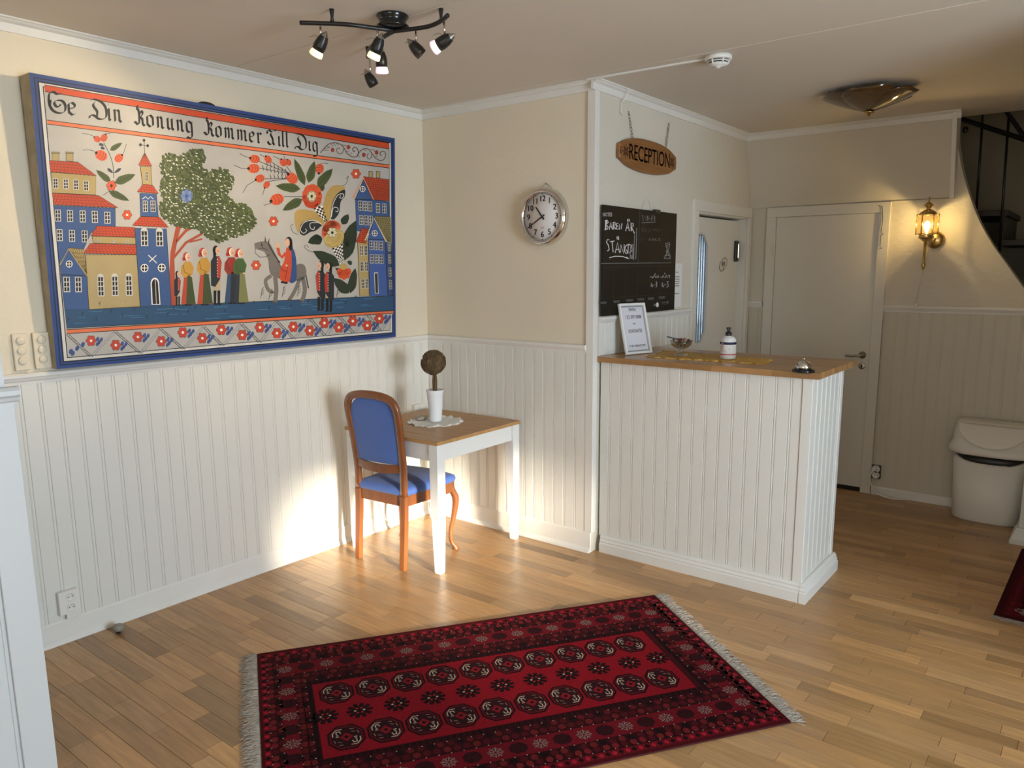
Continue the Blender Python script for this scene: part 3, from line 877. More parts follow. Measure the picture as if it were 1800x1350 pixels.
# sprig on the left
P.line(bez([(*p, 0) for p in c1((820, 680), (870, 780), (895, 870), (900, 960))], 4), 1.2, '#33352c', 5)
for (x, y), r, a in zip(c1((768, 650), (822, 640), (800, 780), (940, 800)), (5.5, 6, 9, 7), (0.6, 2.0, 0.5, 2.4)): bud(x, y, r, a)
for a, b, w in (((870, 740), (965, 680), 5), ((875, 990), (760, 895), 6), ((905, 998), (1070, 930), 8), ((860, 1062), (1022, 1138), 6.5)): leafp(*c1(a, b), w, GRN)
for a, b in (((848, 882), (895, 920)), ((958, 880), (902, 920)), ((795, 715), (830, 728)), ((780, 688), (822, 700))): leafp(*c1(a, b), 2.8, '#2f3546', 6, False)
flower(*c1((880, 1018))[0], 9, '#cf5533', '#2a2620', 8)
for pts in (((740, 628), (700, 612), (650, 605)), ((745, 745), (700, 735), (655, 738)), ((830, 610), (875, 604)), ((975, 765), (1000, 690)), ((860, 1065), (815, 1095))): P.line(c1(*pts), 0.9, '#3a3c38', 5)
# scroll ornament beside the lettering
def z8(*a): return [(560 + x * 140 / 1800, 240 + y * 80 / 1029) for x, y in a]
SC = '#54403f'
for pts, w in ((((40, 370), (120, 270), (230, 170), (380, 140), (510, 190), (580, 270), (640, 380), (740, 450), (840, 460), (895, 400), (880, 290), (820, 240), (770, 280), (790, 340), (825, 320)), 1.5),
               (((560, 270), (545, 350), (490, 395), (430, 370), (405, 300), (440, 255), (480, 285)), 1.2),
               (((870, 430), (940, 330), (1050, 270), (1140, 300), (1200, 380), (1290, 490), (1400, 545), (1480, 510), (1515, 420), (1490, 345), (1420, 340), (1385, 390), (1420, 440)), 1.4),
               (((1200, 390), (1190, 470), (1140, 510), (1095, 470), (1105, 400), (1140, 390)), 1.1), (((1160, 300), (1220, 300), (1280, 340)), 1.0), (((530, 190), (600, 200), (650, 220)), 1.0)):
    P.line([v[:2] for v in bez([(*p, 0) for p in z8(*pts)], 4)], w, SC, 5)
for a, b in (((130, 280), (250, 240)), ((190, 220), (270, 250)), ((270, 170), (330, 220)), ((330, 150), (385, 210)), ((400, 145), (450, 200)), ((100, 310), (230, 310)), ((620, 330), (690, 350)), ((700, 400), (760, 370)), ((1010, 290), (1080, 320)), ((1280, 440), (1340, 450)), ((890, 430), (930, 470))): P.line(z8(a, b), 0.9, SC, 5)
for q in z8((315, 305), (675, 240), (1020, 415), (1310, 360)): P.ell(q[0], q[1], 3.3, 4.0, '#9b3a26', 6, 12)
# kurbits: buds upper left of the plant
STM = '#2d3138'
for a, b in (((470, 600), (720, 700)), ((480, 655), (720, 700)), ((500, 740), (715, 735)), ((560, 600), (720, 700)), ((690, 640), (735, 700)), ((670, 880), (820, 880)), ((545, 760), (720, 735))): P.line(c2(a, b), 1.1, STM, 5)
for i in range(6):
    x, y = 500 + i * 30, 650 + i * 8
    P.line(c2((x, y - 18), (x + 10, y + 22)), 1.3, STM, 5); P.line(c2((x + 60, 722 - 16), (x + 70, 722 + 18)), 1.3, STM, 5); P.line(c2((x + 30, 600 + i * 12), (x + 42, 640 + i * 10)), 1.2, STM, 5)
for (x, y), r, a in zip(c2((440, 583), (545, 585), (432, 658), (480, 737), (533, 787), (665, 610), (707, 610), (735, 735), (615, 902), (952, 660)), (7.5, 6, 8.5, 7, 5.5, 6, 5, 9, 10, 7.5), (0.2, 0.9, 0, -0.3, -1, 1.0, 1.1, 0.8, -0.3, -1.4)): bud(x, y, r, a)
for pts in (((405, 575), (360, 560), (320, 540)), ((390, 660), (330, 655), (275, 630)), ((450, 750), (380, 790), (345, 850)), ((520, 810), (500, 870)), ((575, 930), (510, 950)), ((520, 570), (480, 545)), ((640, 585), (585, 560)), ((685, 590), (670, 560)), ((960, 615), (1020, 618))): P.line(c2(*pts), 0.9, '#2a2a2a', 5)
for a, b, w, g in (((835, 790), (752, 580), 7, GRN), ((865, 770), (912, 600), 8, GRN), ((935, 800), (1055, 660), 9, GRN), ((800, 820), (605, 795), 8.5, GRN), ((815, 900), (660, 990), 8.5, GRN), ((950, 830), (990, 790), 6, GRN),
                   ((1150, 1280), (1240, 1070), 11, DGRN), ((1130, 1100), (1180, 1020), 7, DGRN), ((970, 1200), (860, 1245), 9, DGRN)): leafp(*c2(a, b), w, g)
for a, b, w in (((1150, 350), (1240, 60), 11), ((1110, 390), (900, 275), 11), ((1165, 460), (1075, 410), 5), ((1180, 380), (1205, 355), 5), ((1185, 610), (1065, 490), 10), ((1195, 610), (1235, 410), 8), ((975, 180), (880, 200), 9)): leafp(*c4(a, b), w, DGRN)
# checked stem
def checked(a0, a1, b1, b0, nx, ny, lay):
    P.poly([a0, a1, b1, b0], '#e8e4da', lay)
    A0, A1, B1, B0 = [Vector((*p, 0)) for p in (a0, a1, b1, b0)]
    for i in range(nx):
        for j in range(ny):
            if (i + j) % 2: continue
            f = lambda s, t: (A0.lerp(A1, s)).lerp(B0.lerp(B1, s), t)[:2]
            P.poly([f(i / nx, j / ny), f((i + 1) / nx, j / ny), f((i + 1) / nx, (j + 1) / ny), f(i / nx, (j + 1) / ny)], '#17140f', lay + 1)
checked(*c2((900, 970), (975, 950), (1015, 1075), (985, 1085)), 4, 8, 7)
checked(*c4((1050, 255), (1135, 215), (1140, 370), (1120, 380)), 5, 10, 7)
# big curled petals
def blob(pts, col, lay): P.poly([v[:2] for v in bez([(*p, 0) for p in pts + [pts[0]]], 5)], col, lay)
blob(c2((975, 985), (1000, 870), (1050, 800), (1110, 790), (1155, 815), (1100, 860), (1055, 930), (1030, 1060), (1000, 1080)), '#b09355', 8)
blob(c2((1035, 1050), (1050, 940), (1090, 860), (1150, 825), (1150, 880), (1120, 920), (1105, 1010), (1065, 1060)), '#20262b', 9)
blob(c2((990, 1080), (930, 1010), (860, 985), (780, 985), (752, 1030), (760, 1110), (785, 1170), (800, 1110), (850, 1065), (930, 1070), (980, 1105)), '#b09355', 8)
blob(c2((975, 1105), (920, 1070), (860, 1065), (805, 1100), (795, 1165), (830, 1188), (880, 1160), (920, 1150)), '#20262b', 9)
for pts in (((1040, 1050), (1055, 950), (1095, 870), (1140, 860), (1135, 890), (1112, 890), (1118, 872)), ((1045, 1040), (1060, 970), (1095, 970), (1095, 1000), (1078, 995)), ((970, 1100), (900, 1068), (830, 1085), (800, 1140), (825, 1170), (850, 1150), (838, 1135)), ((940, 1085), (880, 1090), (880, 1130), (905, 1140), (912, 1118))):
    P.line([v[:2] for v in bez([(*p, 0) for p in c2(*pts)], 5)], 1.1, '#d9d6cc', 11)
for a in (0, 1): P.line([v[:2] for v in bez([(*p, 0) for p in (c2((1115, 800), (1160, 780), (1180, 720), (1160, 740)) if a else c2((785, 1180), (740, 1160), (725, 1110), (745, 1100)))], 4)], 0.9, '#4a4a48', 6)
P.line([v[:2] for v in bez([(*p, 0) for p in c4((905, 285), (860, 270), (830, 240), (850, 230), (865, 250))], 4)], 0.9, '#3a3a38', 6)
# the big flowers
x, y = c2((893, 878))[0]
for k in range(9):
    a = 2 * math.pi * k / 9
    P.ell(x + 11 * math.cos(a), y + 15 * math.sin(a), 7, 9, '#cf5a34' if math.sin(a) < 0.2 else '#c9461c', 12, 10, a)
P.ell(x, y, 12.5, 17, '#cc4e26', 13, 14)
for k in range(11):
    a = math.pi * (0.08 + 0.84 * k / 10)
    P.line([(x + 8 * math.cos(a), y + 10 * math.sin(a)), (x + 15.5 * math.cos(a), y + 21 * math.sin(a))], 0.9, '#8f2710', 14)
P.ell(x - 1, y, 8.5, 10, '#a9a486', 14, 12); flower(x - 1, y, 8.5, '#c9c3a3', '#23211c', 15, 6)
x, y = c2((1052, 1165))[0]
for k in range(7):
    a = math.pi * (0.95 + 0.75 * k / 6)
    P.ell(x + 12 * math.cos(a), y + 15 * math.sin(a), 7, 9, '#d4633f', 12, 10, a)
blob(c2((985, 1205), (1060, 1140), (1140, 1160), (1130, 1250), (1060, 1285), (1000, 1265)), '#b59a58', 13)
for k, q in enumerate(c2((1020, 1215), (1060, 1235), (1095, 1225), (1110, 1190))): P.ell(q[0], q[1], 6, 7.5, '#cdb673', 14, 10); P.ell(q[0], q[1], 5.0, 6.3, '#b79d5c', 15, 10)
flower(x, y, 9, '#c9c3a3', '#23211c', 16, 6)
x, y = c4((1145, 430))[0]
for k in range(5):
    a = math.pi * (0.0 + k / 4)
    P.ell(x + 8 * math.cos(a), y + 2 + 8 * math.sin(a), 5, 6.5, '#d0532c', 9, 10)
P.ell(x, y + 1, 6, 9, '#c9461c', 10, 10); P.ell(x - 1, y - 7, 7, 5.5, '#b59a58', 11, 12)
# right town
tiles(c2((1300, 722), (1500, 745), (1500, 915), (1385, 905)), TILE, TILED, 12, 10, 8, False)
for a in (1342, 1400): bld(c2((a, 680), (a + 30, 682), (a + 30, 735), (a, 730)), YEL, 6)
bld(c2((1300, 745), (1372, 905), (1500, 920), (1510, 1200), (1245, 1150), (1235, 900)), BLUE2, 6)
P.line(c2((1212, 892), (1298, 728), (1380, 905)), 2.4, '#d98e6a', 10)
P.line(c2((1228, 900), (1372, 905)), 1.3, '#24262c', 8)
roundwin(*c2((1293, 820))[0], 5, 9)
for x, y in c2((1275, 952), (1313, 955), (1350, 958), (1413, 970), (1463, 973), (1280, 1065), (1318, 1068), (1355, 1070)): window(x, y, 7, 17, 9)
bld(c4((1252, 200), (1335, 190), (1345, 630), (1268, 630)), YEL, 8)
tiles(c4((1285, 95), (1335, 100), (1320, 215), (1238, 205)), TILE, TILED, 6, 7, 10, False)
tiles(c4((1385, 0), (1512, 5), (1515, 215), (1480, 205)), '#8f8457', '#4b4420', 8, 12, 10, False)
bld(c4((1383, 25), (1470, 180), (1490, 630), (1350, 630), (1335, 180)), '#3d5a9a', 10)
bld(c4((1475, 200), (1517, 215), (1525, 625), (1490, 630)), '#31486f', 10)
P.line(c4((1312, 192), (1383, 15), (1482, 205)), 2.6, '#c9bb95', 13)
P.line(c4((1335, 182), (1470, 184)), 1.3, '#24262c', 12)
roundwin(*c4((1388, 135))[0], 5.2, 13)
for x, y in c4((1362, 230), (1400, 232), (1437, 234), (1365, 338), (1403, 338), (1440, 340)): window(x, y, 6.6, 16, 13)
for x, y in c4((1283, 272), (1318, 272), (1287, 398), (1322, 398), (1293, 535), (1326, 532)): window(x, y, 6, 17, 11)
for x, y in c4((1502, 240), (1505, 338), (1508, 442), (1512, 542)): window(x, y, 5, 16, 13)
P.poly(c4((1383, 445), (1413, 445), (1420, 612), (1390, 612)), '#cfccc2', 13); P.poly(c4((1388, 452), (1410, 452), (1415, 608), (1394, 608)), '#2a2d2a', 14)
# people
def woman(hx_, hy, fy, top, skirt, apron, cap='#b8422e', s=1.0, lay=7):
    w = 14.5 * s
    P.poly([(hx_ - w * 0.75, fy - 1), (hx_ - w * 0.35, hy + 34 * s), (hx_ + w * 0.6, hy + 34 * s), (hx_ + w * 1.15, fy - 1)], skirt, lay)
    if apron: P.poly([(hx_ - w * 0.1, fy - 1), (hx_ + w * 0.05, hy + 36 * s), (hx_ + w * 0.6, hy + 36 * s), (hx_ + w * 1.15, fy - 2)], apron, lay + 1)
    P.poly([(hx_ - w * 0.75, hy + 20 * s), (hx_ - w * 0.3, hy + 10 * s), (hx_ + w * 0.45, hy + 10 * s), (hx_ + w * 0.9, hy + 22 * s), (hx_ + w * 0.65, hy + 38 * s), (hx_ - w * 0.4, hy + 40 * s), (hx_ - w * 0.8, hy + 32 * s)], top, lay + 1)
    P.line([(hx_ - w * 0.5, hy + 16 * s), (hx_ - w * 0.3, hy + 30 * s), (hx_ + w * 0.6, hy + 36 * s)], 0.8, '#3b2a17', lay + 2)
    P.ell(hx_ + w * 0.55, hy + 37 * s, 2.2 * s, 1.6 * s, SKIN, lay + 3, 8)
    P.ell(hx_ - 1.2 * s, hy, 6.4 * s, 8 * s, cap, lay + 2, 12); P.ell(hx_ - 6 * s, hy + 5 * s, 3.2 * s, 3.6 * s, cap, lay + 2, 10)
    P.ell(hx_ + 1.5 * s, hy + 1 * s, 4.6 * s, 7.2 * s, '#ece6da', lay + 3, 12); P.ell(hx_ + 2.7 * s, hy + 1.4 * s, 3.9 * s, 6.6 * s, SKIN, lay + 4, 12); P.ell(hx_ + 3.6 * s, hy + 2.5 * s, 1.4 * s, 1.4 * s, '#c9644e', lay + 5, 8)
    P.ell(hx_ - 1, fy, 4 * s, 1.5 * s, INK, lay + 1, 8); P.ell(hx_ + 6 * s, fy, 4 * s, 1.4 * s, INK, lay + 1, 8)
def man(hx_, hy, fy, s=1.0, face=1, lay=7):
    w = 11.5 * s; f = face
    P.poly([(hx_ - w * 0.5, hy + 50 * s), (hx_ + w * 0.6, hy + 50 * s), (hx_ + w * 0.6, fy - 24 * s), (hx_ - w * 0.4, fy - 24 * s)], '#b6a283', lay)
    for dx in (-0.25, 0.35): P.poly([(hx_ + w * (dx - 0.22), fy - 25 * s), (hx_ + w * (dx + 0.24), fy - 25 * s), (hx_ + w * (dx + 0.2), fy), (hx_ + w * (dx - 0.2), fy)], INK, lay + 1); P.ell(hx_ + w * (dx + 0.15 * f), fy, 3 * s, 1.4 * s, INK, lay + 1, 8)
    P.poly([(hx_ - f * w * 0.9, hy + 20 * s), (hx_ - f * w * 0.4, hy + 11 * s), (hx_ + f * w * 0.4, hy + 11 * s), (hx_ + f * w * 0.8, hy + 22 * s), (hx_ + f * w * 0.55, hy + 52 * s), (hx_ - f * w * 0.2, hy + 66 * s), (hx_ - f * w * 0.85, hy + 64 * s)], '#23262c', lay + 2)
    P.poly([(hx_ + f * w * 0.1, hy + 12 * s), (hx_ + f * w * 0.5, hy + 13 * s), (hx_ + f * w * 0.75, hy + 24 * s), (hx_ + f * w * 0.6, hy + 50 * s), (hx_ + f * w * 0.1, hy + 50 * s)], '#b03a28', lay + 3)
    for k in range(7): P.ell(hx_ + f * w * 0.12, hy + (17 + 5 * k) * s, 1.0 * s, 0.9 * s, '#e8dfcc', lay + 4, 6)
    P.ell(hx_ - f * 1.4 * s, hy, 5.6 * s, 8.4 * s, '#17140f', lay + 3, 12); P.poly([(hx_ - f * 6 * s, hy), (hx_ - f * 1 * s, hy), (hx_ - f * 1 * s, hy + 14 * s), (hx_ - f * 6 * s, hy + 14 * s)], '#17140f', lay + 3)
    P.ell(hx_ + f * 1.8 * s, hy + 1 * s, 4.0 * s, 7 * s, SKIN, lay + 4, 12); P.ell(hx_ + f * 3 * s, hy + 2 * s, 1.2 * s, 1.4 * s, '#c9644e', lay + 5, 8)
man(*c3((1405, 455))[0], 536, 0.6)
woman(*c3((1478, 318))[0], 536, '#bf9038', '#b5482c', '#3c4a26', s=0.93)
woman(*c3((1608, 285))[0], 535.5, '#bf9038', '#b5482c', '#3c4a26', s=1.0, lay=10)
man(*c3((1712, 268))[0], 535, 0.98)
woman(*c4((250, 280))[0], 533, '#8e2c20', '#2f4a66', '#232731', s=1.0, lay=8)
woman(*c4((318, 290))[0], 533, '#3f5a2b', '#2b2f36', '#77784a', s=0.97, lay=12)
man(*c4((958, 385))[0], 545, 0.92, -1)
man(*c4((1025, 395))[0], 547, 0.92, -1)
# donkey and rider
DON, DOND = '#716a63', '#4e4843'
blob(c4((545, 310), (600, 330), (650, 400), (730, 400), (800, 375), (840, 400), (845, 470), (800, 510), (700, 500), (620, 490), (560, 450)), DON, 7)
P.poly(c4((480, 215), (560, 215), (620, 330), (650, 420), (570, 440), (540, 330)), DON, 8)
blob(c4((435, 215), (490, 200), (545, 205), (565, 260), (550, 300), (500, 275), (445, 255)), DON, 9)
P.poly(c4((515, 210), (520, 155), (532, 205)), DOND, 10); P.poly(c4((540, 212), (555, 170), (555, 215)), DOND, 10)
P.line(c4((545, 215), (590, 300), (640, 370)), 1.8, '#1d1b19', 10)
for pts, w in ((((570, 470), (525, 510), (545, 580), (580, 600)), 6.5), (((600, 480), (610, 580), (600, 680)), 7.5), (((800, 480), (770, 560), (740, 620), (712, 662)), 6.5), (((815, 480), (835, 560), (830, 620), (812, 672)), 7.5)): P.line([v[:2] for v in bez([(*p, 0) for p in c4(*pts)], 4)], w, DON, 7)
for q in c4((577, 603), (597, 682), (712, 664), (808, 675)): P.ell(q[0], q[1], 3.8, 2, DOND, 9, 8)
P.line([v[:2] for v in bez([(*p, 0) for p in c4((838, 430), (850, 500), (865, 570))], 4)], 2.0, '#1d1b19', 6)
for pts in (((445, 250), (440, 290), (480, 325), (530, 320), (560, 300)), ((490, 205), (500, 250), (465, 265)), ((500, 250), (540, 270)), ((620, 350), (660, 430), (700, 440))): P.line(c4(*pts), 1.0, '#1a1816', 11)
P.ell(*c4((495, 228))[0], 1.6, 1.2, '#14120f', 11, 8)
blob(c4((690, 250), (740, 255), (765, 330), (770, 440), (765, 510), (715, 520), (715, 380)), '#2f4a7d', 10)
blob(c4((690, 245), (725, 270), (730, 360), (728, 420), (710, 520), (640, 500), (645, 410), (670, 360)), '#c4492a', 11)
P.line(c4((685, 290), (655, 325), (632, 300), (622, 250)), 5, '#c4492a', 12)
P.ell(*c4((622, 232))[0], 3.2, 5.5, SKIN, 12, 10); P.line(c4((615, 225), (615, 200)), 1.5, SKIN, 12)
P.line(c4((700, 380), (690, 450), (680, 500)), 1.0, '#7d2412', 13); P.ell(*c4((692, 390))[0], 2.5, 2.0, SKIN, 13, 8)
P.ell(*c4((708, 205))[0], 6.3, 9.5, '#17140f', 12, 12); P.poly(c4((700, 200), (735, 200), (740, 260), (715, 275)), '#17140f', 12); P.ell(*c4((698, 210))[0], 4.0, 7.5, SKIN, 13, 12)
for q in c4((660, 522), (685, 528)): P.ell(q[0], q[1], 3.6, 2, INK, 12, 8)
for x, y in c4((495, 650), (665, 640), (785, 635), (1095, 640), (560, 660)): P.line([(x - 2, y), (x + 1, y - 18)], 0.9, '#272a24', 5); [P.line([(x, y - k), (x + 4, y - k - 5)], 0.8, '#272a24', 5) for k in (5, 10, 15)]

# ---- black-letter writing with a broad nib
G = {
 'i': [[(0, .88), (.12, .98), (.14, .84), (.14, .16), (.3, .04)], [(.1, 1.28), (.2, 1.34)]],
 'n': [[(-.04, .88), (.1, .98), (.12, .84), (.12, .06)], [(.14, .84), (.38, 1.0), (.52, .86), (.52, .16), (.68, .04)]],
 'm': [[(-.04, .88), (.1, .98), (.12, .84), (.12, .06)], [(.14, .84), (.36, 1.0), (.48, .86), (.48, .06)], [(.5, .84), (.74, 1.0), (.86, .86), (.86, .16), (1.0, .04)]],
 'u': [[(0, .9), (.12, .98), (.12, .2), (.28, .04), (.5, .2)], [(.42, .9), (.54, .98), (.54, .16), (.7, .04)]],
 'o': [[(.12, .86), (.12, .2), (.32, .02), (.54, .18), (.54, .8), (.36, 1.0), (.12, .86)]],
 'e': [[(.5, .18), (.32, .02), (.12, .2), (.12, .84), (.34, 1.0), (.5, .82), (.46, .62), (.16, .5)]],
 'r': [[(-.04, .88), (.1, .98), (.14, .84), (.14, .12), (.26, .04)], [(.16, .8), (.36, 1.0), (.5, .86)]],
 'g': [[(.5, .84), (.3, 1.0), (.12, .84), (.12, .24), (.3, .06), (.52, .2)], [(.52, .96), (.54, -.2), (.36, -.44), (.1, -.36)]],
 'l': [[(.02, 1.42), (.14, 1.5), (.14, .16), (.3, .04)]],
 'K': [[(.2, 1.62), (.16, 1.35), (.3, 1.2), (.32, .4), (.16, .06), (-.16, .26), (-.28, .2)], [(.34, .78), (.54, 1.22), (.72, 1.04), (.5, .72)], [(.36, .7), (.64, .56), (.66, .2), (.86, .02)]],
 'D': [[(.0, .02), (.02, .2), (.25, .26), (.58, .02), (.96, .26), (.98, 1.0), (.72, 1.42), (.3, 1.52), (.12, 1.36)], [(.42, 1.36), (.26, 1.14), (.3, .9), (.46, .6), (.42, .16)]],
 'S': [[(.78, 1.52), (.52, 1.44), (.3, 1.58), (.06, 1.34), (.02, .62), (.2, .16), (.56, .02), (.9, .2), (.98, .66), (.82, .98), (.5, .96), (.32, .78), (.4, .52), (.6, .5), (.68, .72)], [(.1, .9), (.06, .5)]],
 'T': [[(.0, 1.06), (-.06, 1.26), (.12, 1.42), (.42, 1.3), (.74, 1.5), (.9, 1.44)], [(.5, 1.3), (.3, 1.05), (.5, .66), (.52, .3), (.3, .06), (.06, .16), (-.02, .34)], [(.52, .3), (.68, .06)]]}
V0 = px_uv(214, 216)[1]
V1 = px_uv(504, 259.5)[1]
U0, U1 = px_uv(214, 216)[0], px_uv(504, 259.5)[0]
XH = 0.052
NIB = Vector((math.cos(R(38)), math.sin(R(38)))) * 0.0062
def glyph(ch, l, r):
    by = 165 + (l - 86) * 0.152
    u0, u1 = px_uv(l, 200 + (l - 100) * 0.149)[0], px_uv(r, 200 + (r - 100) * 0.149)[0]
    vb = V0 + (V1 - V0) * (u0 - U0) / (U1 - U0)
    xs = [p[0] for st in G[ch] for p in st]
    a, b = min(xs), max(xs)
    for st in G[ch]:
        pts = [Vector((u0 + 0.004 + (p[0] - a) / max(b - a, 0.3) * (u1 - u0 - 0.008), vb + p[1] * XH)) for p in st]
        if ch in 'DSKTg': pts = [Vector(v[:2]) for v in bez([(p.x, p.y, 0) for p in pts], 4)]
        for k in range(len(pts) - 1):
            p, q = pts[k], pts[k + 1]
            nb = NIB * (0.8 if ch == 'i' and len(st) == 2 else 1)
            pu.poly([p - nb, q - nb, q + nb, p + nb], '#12100d', 4)
            t = (q - p).normalized(); t = Vector((-t.y, t.x)) * 0.0009
            pu.poly([p - t, q - t, q + t, p + t], '#12100d', 4)
for ch, l, r in (('S', 86, 118), ('e', 120, 135), ('D', 156, 189), ('i', 189, 196), ('n', 198, 215), ('K', 234, 256), ('o', 258, 271), ('n', 274, 289), ('u', 292, 307), ('n', 309, 324), ('g', 327, 339),
                 ('K', 356, 377), ('o', 379, 390), ('m', 393, 412), ('m', 415, 435), ('e', 438, 448), ('r', 450, 461), ('T', 469, 487), ('i', 488, 493.5), ('l', 495, 500.5), ('l', 502, 507.5), ('D', 518, 539), ('i', 541, 547), ('g', 549.5, 558.5)):
    glyph(ch, l, r)
pm = MB()
for src in (pu.mb, P.mb):
    off = len(pm.v)
    pm.v += src.v
    pm.f += [tuple(i + off for i in f) for f in src.f]; pm.c += src.c; pm.sm += src.sm
finish(pm, 'painted_scene', M_PAINT, attr=True)

# ------------------------------------------------------------------ table
M_TTOP = wood('stained_pine', (0.50, 0.275, 0.105), (4, 40, 40), 0.42, 0.24, 0.0)
TX, TY, TYAW = 0.477, -0.442, R(1.2)
table = thing('dining_table', 'square table with white legs and stained wooden top in the corner', 'table', (TX, TY, 0), TYAW)
for k in range(7):
    a = -0.37 + k * 0.74 / 7
    MB().box((-0.37, a + 0.0004, 0.730), (0.37, a + 0.74 / 7 - 0.0004, 0.750)).build('plank', M_TTOP, table, bevel=0.003 if k in (0, 6) else 0.0008)
for sx, sy in ((1, -1), (1, 1), (-1, 1), (-1, -1)):
    x, y = sx * 0.333, sy * 0.333
    mb = MB()
    def sq(h, z, dx=0, dy=0): return [(x + dx + h * a, y + dy + h * b, z) for a, b in ((-1, -1), (1, -1), (1, 1), (-1, 1))]
    tp = 0.011
    mb.rings([sq(0.018, 0.0, sx * tp * 0.4, sy * tp * 0.4), sq(0.021, 0.012, sx * 0.004, sy * 0.004), sq(0.030, 0.40), sq(0.0305, 0.55), sq(0.0305, 0.7295)], smooth=False)
    mb.build('leg', M_WHITE, table, bevel=0.003)
for (a, b) in (((-0.302, -0.352, 0.635), (0.302, -0.332, 0.7295)), ((-0.302, 0.332, 0.635), (0.302, 0.352, 0.7295)), ((-0.352, -0.302, 0.635), (-0.332, 0.302, 0.7295)), ((0.332, -0.302, 0.635), (0.352, 0.302, 0.7295))):
    MB().box(a, b).build('apron', M_WHITE, table, bevel=0.002)

# ------------------------------------------------------------------ chair
M_CHW = wood('cherry_wood', (0.235, 0.078, 0.024), (30, 30, 5), 0.26, 0.25, 0.35)
M_BLUE = mat('blue_fabric', (0.075, 0.155, 0.47), 0.75, bump=(400, 0.25, 0.001), var=((9, 9, 9), 0.05), **{'Sheen Weight': 0.15})
chair = thing('dining_chair', 'reddish wooden dining chair with blue fabric seat and back, at the table', 'chair', (0.452, -0.862, 0), R(4.5))
def stile(s):
    return [(s * 0.173, 0.012, 0.42), (s * 0.174, 0.012, 0.55), (s * 0.178, 0.000, 0.68), (s * 0.183, -0.018, 0.80), (s * 0.185, -0.032, 0.880)]
path = stile(-1) + [(-0.176, -0.040, 0.930), (-0.148, -0.046, 0.962), (-0.086, -0.051, 0.980), (0.0, -0.053, 0.985), (0.086, -0.051, 0.980), (0.148, -0.046, 0.962), (0.176, -0.040, 0.930)] + stile(1)[::-1]
path = bez(path, 4)
mb = MB()                                  # swept profile, wide in the plane of the back
rs = []
for k, p in enumerate(path):
    a, b = path[max(k - 1, 0)], path[min(k + 1, len(path) - 1)]
    t = (b - a).normalized()
    fy = Vector((0, 1, 0)); fy = (fy - t * fy.dot(t)).normalized()
    sd = t.cross(fy)
    hw, hd = 0.0215, 0.015
    rs.append([p + sd * (hw * cx) + fy * (hd * cy) for cx, cy in ((1, .5), (.7, 1), (-.7, 1), (-1, .5), (-1, -.5), (-.7, -1), (.7, -1), (1, -.5))])
mb.rings(rs, smooth=True)
mb.build('back_frame', M_CHW, chair)
def halfw(z):                              # inner half width of the back at height z
    zs = [0.44, 0.55, 0.68, 0.80, 0.88, 0.93, 0.952]
    ws = [0.153, 0.154, 0.158, 0.163, 0.163, 0.146, 0.10]
    for i in range(len(zs) - 1):
        if z <= zs[i + 1]: return ws[i] + (ws[i + 1] - ws[i]) * (z - zs[i]) / (zs[i + 1] - zs[i])
    return ws[-1]
def backy(z): return 0.012 if z < 0.55 else 0.012 - (z - 0.55) * 0.135
mb = MB()                                  # curved lower rail of the back
rs = []
for k in range(13):
    s = k / 6 - 1
    x = s * 0.158
    y = backy(0.57) - 0.022 * (1 - s * s) ; z = 0.578 - 0.012 * (1 - s * s)
    rs.append([(x, y - 0.011, z - 0.024), (x, y + 0.011, z - 0.024), (x, y + 0.011, z + 0.022), (x, y - 0.011, z + 0.022)])
mb.rings(rs, smooth=False)
mb.build('lower_back_rail', M_CHW, chair)
mb = MB()                                  # upholstered back, padded on both faces
nz, nx = 16, 12
front, back = [], []
for j in range(nz + 1):
    z = 0.598 + (0.958 - 0.598) * j / nz
    hw = halfw(min(z, 0.951)) - 0.001
    rf, rb = [], []
    for i in range(nx + 1):
        s = i / nx * 2 - 1
        e = max(0.0, (1 - s ** 4) * (1 - (2 * j / nz - 1) ** 6))
        bow = -0.016 * (1 - s * s) * (1 - j / nz)
        rf.append((s * hw, backy(z) + bow + 0.004 + 0.022 * e, z)); rb.append((s * hw, backy(z) + bow - 0.004 - 0.006 * e, z))
    front.append(rf); back.append(rb)
for g in (front, back):
    i0 = len(mb.v)
    for r in g: mb.v += r
    for j in range(nz):
        for i in range(nx): mb.face([i0 + j * (nx + 1) + i, i0 + j * (nx + 1) + i + 1, i0 + (j + 1) * (nx + 1) + i + 1, i0 + (j + 1) * (nx + 1) + i], None, True)
mb.build('back_cushion', M_BLUE, chair)
def seat_out(t, inset=0.0):                # rounded trapezoid outline
    P4 = [(-0.186, 0.004), (0.186, 0.004), (0.226, 0.425), (-0.226, 0.425)]
    pts = []
    cx, cy = 0, 0.22
    for k in range(4):
        p, a, b = Vector(P4[k]), Vector(P4[k - 1]), Vector(P4[(k + 1) % 4])
        r = 0.02 if k < 2 else 0.055
        d1, d2 = (a - p).normalized(), (b - p).normalized()
        for j in range(5):
            u = j / 4
            q = (p + d1 * r) * (1 - u) ** 2 + p * 2 * u * (1 - u) + (p + d2 * r) * u * u
            pts.append(q)
        if k == 2:
            for j in (1, 2, 3): pts.append(Vector((0.177 - 0.354 * j / 4, 0.425 + 0.018 * math.sin(math.pi * j / 4))))
    return [(cx + (q.x - cx) * (1 - inset), cy + (q.y - cy) * (1 - inset)) for q in pts]
mb = MB()
mb.rings([[(x, y, z) for x, y in seat_out(0, i)] for i, z in ((0.015, 0.420), (-0.012, 0.428), (-0.02, 0.441), (0.0, 0.455), (0.10, 0.466), (0.35, 0.475), (0.7, 0.480), (0.97, 0.481))])
mb.build('seat', M_BLUE, chair)
mb = MB()
